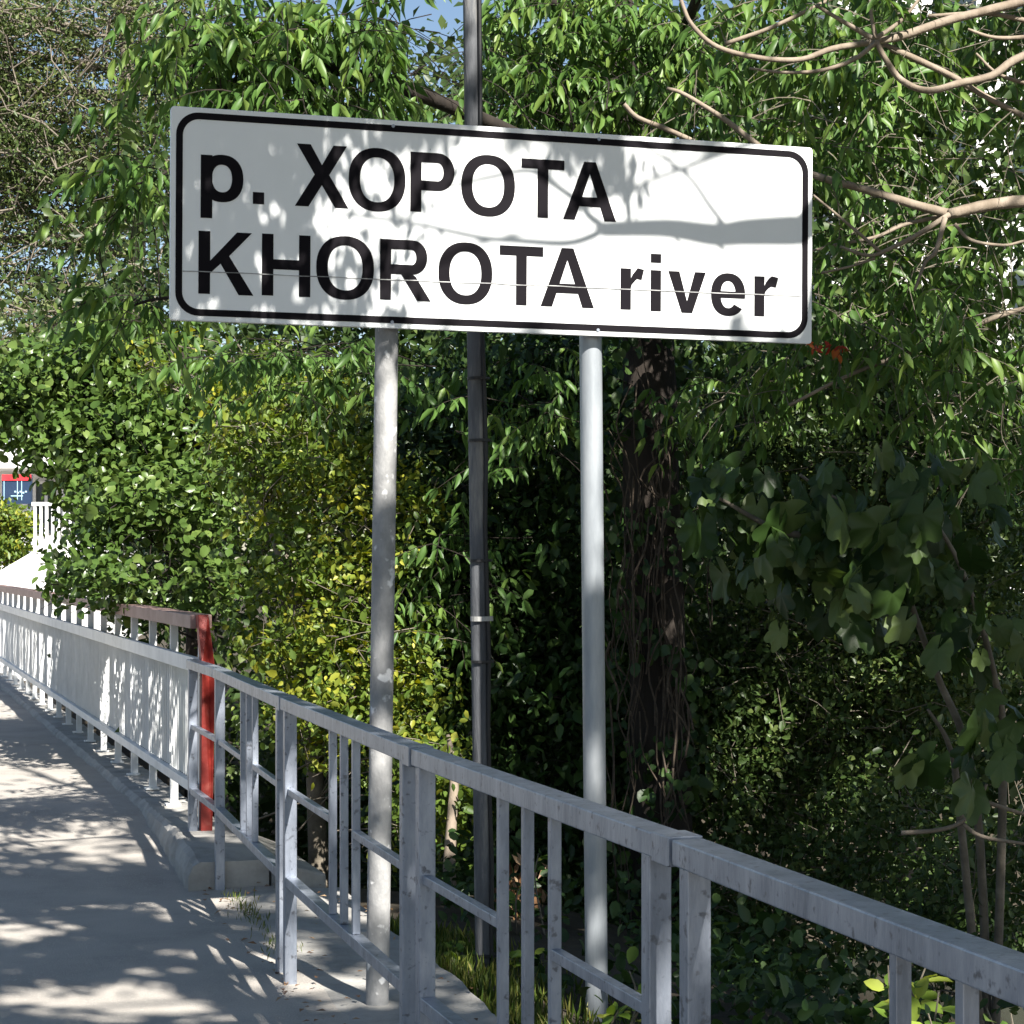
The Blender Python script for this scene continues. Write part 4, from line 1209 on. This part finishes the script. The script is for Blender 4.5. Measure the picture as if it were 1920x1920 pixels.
def shade_density(gx, gy):
    """how much of the sun the crown takes away at ground point gx,gy"""
    if gy < 9.0: d = .96 if gx < 0 else .985
    elif gy < 13.6:
        d = .93 - .86 * sstep(9.6, 12.2, gy) if gx < -.9 else .30
        if gx > -.45: d = .985
    elif gy < 15.5:
        d = .75 if gx > .3 else (.3 if gx > -.8 else .05)
    else:
        d = .55 if gx > .6 else .10
    if gx < -.6:
        px = 960 + gx / gy * FPX; py = HOR + EYE / gy * FPX
        for cx, cy, rx, ry in LIT:
            e = ((px - cx) / rx) ** 2 + ((py - cy) / ry) ** 2
            if e < 1: return d * .05
            if e < 1.6: d *= .5
    for cx, cy, rx, ry in LITG:
        if ((gx - cx) / rx) ** 2 + ((gy - cy) / ry) ** 2 < 1: return .03
    q = (HX[:, 0] - gx) ** 2 + (HX[:, 1] - gy) ** 2 < HX[:, 2] ** 2
    if q.any(): d *= .12 if gx > -.6 else .35
    return d


def shade_point(gx, gy, h):
    return (gx + SH.x * COT * h, gy + SH.y * COT * h, h)


pos, clv = [], []
sg0 = (SL.x - SH.x * COT * 2.64, SL.y - SH.y * COT * 2.64); sg1 = (SR.x - SH.x * COT * 2.64, SR.y - SH.y * COT * 2.64)
while len(pos) < 118000:
    gx = random.uniform(-4.8, 5.6); gy = random.uniform(1.0, 19.0)
    if random.random() > -math.log(1 - shade_density(gx, gy)) / 3.0: continue
    # the part over the sign is the low limb further down
    t_ = (gx - sg0[0]) / (sg1[0] - sg0[0])
    if -.06 < t_ < 1.12 and abs(gy - (sg0[1] + (sg1[1] - sg0[1]) * t_)) < .40: continue
    h = 5.4 + 2.0 * (.5 + .5 * math.sin(gx * 2.3 + gy * 1.1)) + random.gauss(0, .12)
    p_ = shade_point(gx, gy, h)
    if p_[1] > 12: continue
    pos.append(p_); clv.append(.5 + .5 * math.sin(gx * 7 + gy * 9) * random.random())
pos = np.array(pos); clv = np.array(clv)
roots = [((4.6, .6), 'leaning roadside tree with a wide leafy crown spreading over the footpath'), ((5.2, 7.4), 'broad tree on the river bank shading the thicket and the fig leaves')]
which = (pos[:, 1] > 3.2).astype(int)
for k, ((tx, ty), lab) in enumerate(roots):
    sel = which == k; pk = pos[sel]
    base = g_at(tx, ty, -.2)
    r_ = empty('overhanging_tree', base, lab, 'tree')
    tp, tm = trunk_tube([base, Vector((tx - .1, ty, 2)), Vector((tx - .3, ty, 4)), Vector((tx - .8, ty, 5.6)), Vector((tx - 1.2, ty + .1, 6.8))], .2, .08)
    tm.build('trunk', M['bark_dark'], r_, smooth=True)
    n = len(pk)
    o = link('crown', leaf_mesh('crown', pk, rand_dirs(n, (0, 0, -.6)), rand_dirs(n, (.1, -.3, .8), .6), rng.uniform(.12, .20, n), .48, T_SMALL, clv[sel]), M['lf_lance'], r_)
    o['kind'] = 'stuff'
    tw = MB()
    ce = pk[rng.choice(n, min(n, 60), replace=False)]
    branches_to(tw, tp[len(tp) // 2:], ce, .03, .004, .25, 1.0, 5, 9.0)
    tw.build('branches', M['bark_dark'], r_, smooth=True)
    if k == 0:
        # the limb whose shadow lies across the right half of the sign
        S_ = 2.6                                     # metres from sign towards the sun
        def sh(px, py, s=S_):
            u = usign(px); q = sp(u, 0); z = EYE + (HOR - py) / FPX * q.y
            return Vector((q.x, q.y, z)) + sun_vec * s
        main = [tp[-8]] + [tp[-8].lerp(sh(1560, 430), .5) + Vector((0, 0, .25))] + [sh(1560, 430), sh(1500, 432), sh(1400, 435), sh(1340, 440), sh(1250, 428), sh(1130, 430)]
        lm = [(main, .06, .022), ([sh(1130, 430), sh(1105, 445), sh(1060, 456), sh(980, 452), sh(900, 445), sh(780, 420), sh(640, 400)], .014, .007),
              ([sh(1135, 428), sh(1105, 405), sh(1085, 380), sh(1030, 340), sh(990, 320), sh(920, 332), sh(840, 350)], .014, .007),
              ([sh(1360, 425), sh(1330, 385), sh(1290, 330), sh(1220, 280), sh(1150, 230)], .010, .006),
              ([sh(1320, 440), sh(1380, 490), sh(1430, 520), sh(1500, 540)], .005, .004),
              ([sh(1255, 435), sh(1290, 480), sh(1320, 520)], .004, .003),
              ([sh(975, 240), sh(1000, 300), sh(1020, 340)], .006, .004), ([sh(1050, 270), sh(1065, 310), sh(1090, 350)], .006, .005),
              ([sh(1180, 410), sh(1178, 385), sh(1170, 350)], .010, .014)]
        for pts, r0, r1 in lm:
            pp = spline(pts, 5)
            MB().tube(pp, list(np.linspace(r0, r1, len(pp))), 8).build('limb', M['bark_dark'], r_, smooth=True)
        lp_ = []
        GAPS = [(508, 252, 9, 22), (660, 262, 22, 10), (690, 285, 8, 20), (720, 255, 30, 14), (815, 255, 16, 30), (520, 388, 14, 14), (600, 400, 14, 30), (640, 405, 12, 24), (690, 400, 14, 12), (495, 480, 10, 40), (560, 560, 14, 24), (395, 560, 22, 16), (435, 570, 8, 12), (495, 570, 14, 14), (640, 590, 40, 14), (560, 590, 22, 10), (372, 350, 5, 22), (430, 405, 6, 12), (540, 485, 20, 10)]
        for i in range(6500):
            px, py = random.uniform(285, 1000), random.uniform(150, 690)
            d_ = .96 - .62 * sstep(540, 700, px) - .30 * sstep(700, 900, px)
            if py < 290 and px > 640: d_ = max(d_, .62 - .6 * sstep(840, 900, px))
            if py > 520: d_ -= .3 * sstep(520, 620, py)
            if 640 < px < 780 and py > 575: d_ = .6
            if random.random() > max(0, d_) ** 2: continue
            if any(((px - cx) / rx) ** 2 + ((py - cy) / ry) ** 2 < 1.5 for cx, cy, rx, ry in GAPS): continue
            lp_.append(tuple(sh(px, py - 14, S_ + random.uniform(-.5, .7))))
        for px, py, nn_ in ((1125, 300, 26), (1160, 290, 20), (1190, 330, 14), (1055, 275, 8)):
            for q in range(nn_): lp_.append(tuple(sh(px + random.gauss(0, 22), py + random.gauss(0, 26), S_ + random.uniform(-.1, .1))))
        for px in (1430, 1450, 1475, 1500): lp_.append(tuple(sh(px, 290)))
        for px, py in ((1475, 452), (1500, 455), (1500, 415), (1520, 600), (1470, 610)): lp_.append(tuple(sh(px, py)))
        lp_ = np.array(lp_); n = len(lp_)
        o = link('spray', leaf_mesh('spray', lp_, rand_dirs(n, (0, 0, -1.5), .3), rand_dirs(n, (.3, -1, .2), .5), rng.uniform(.06, .12, n), .3, T_SMALL, rng.random(n)), M['lf_lance'], r_)
        o['kind'] = 'stuff'
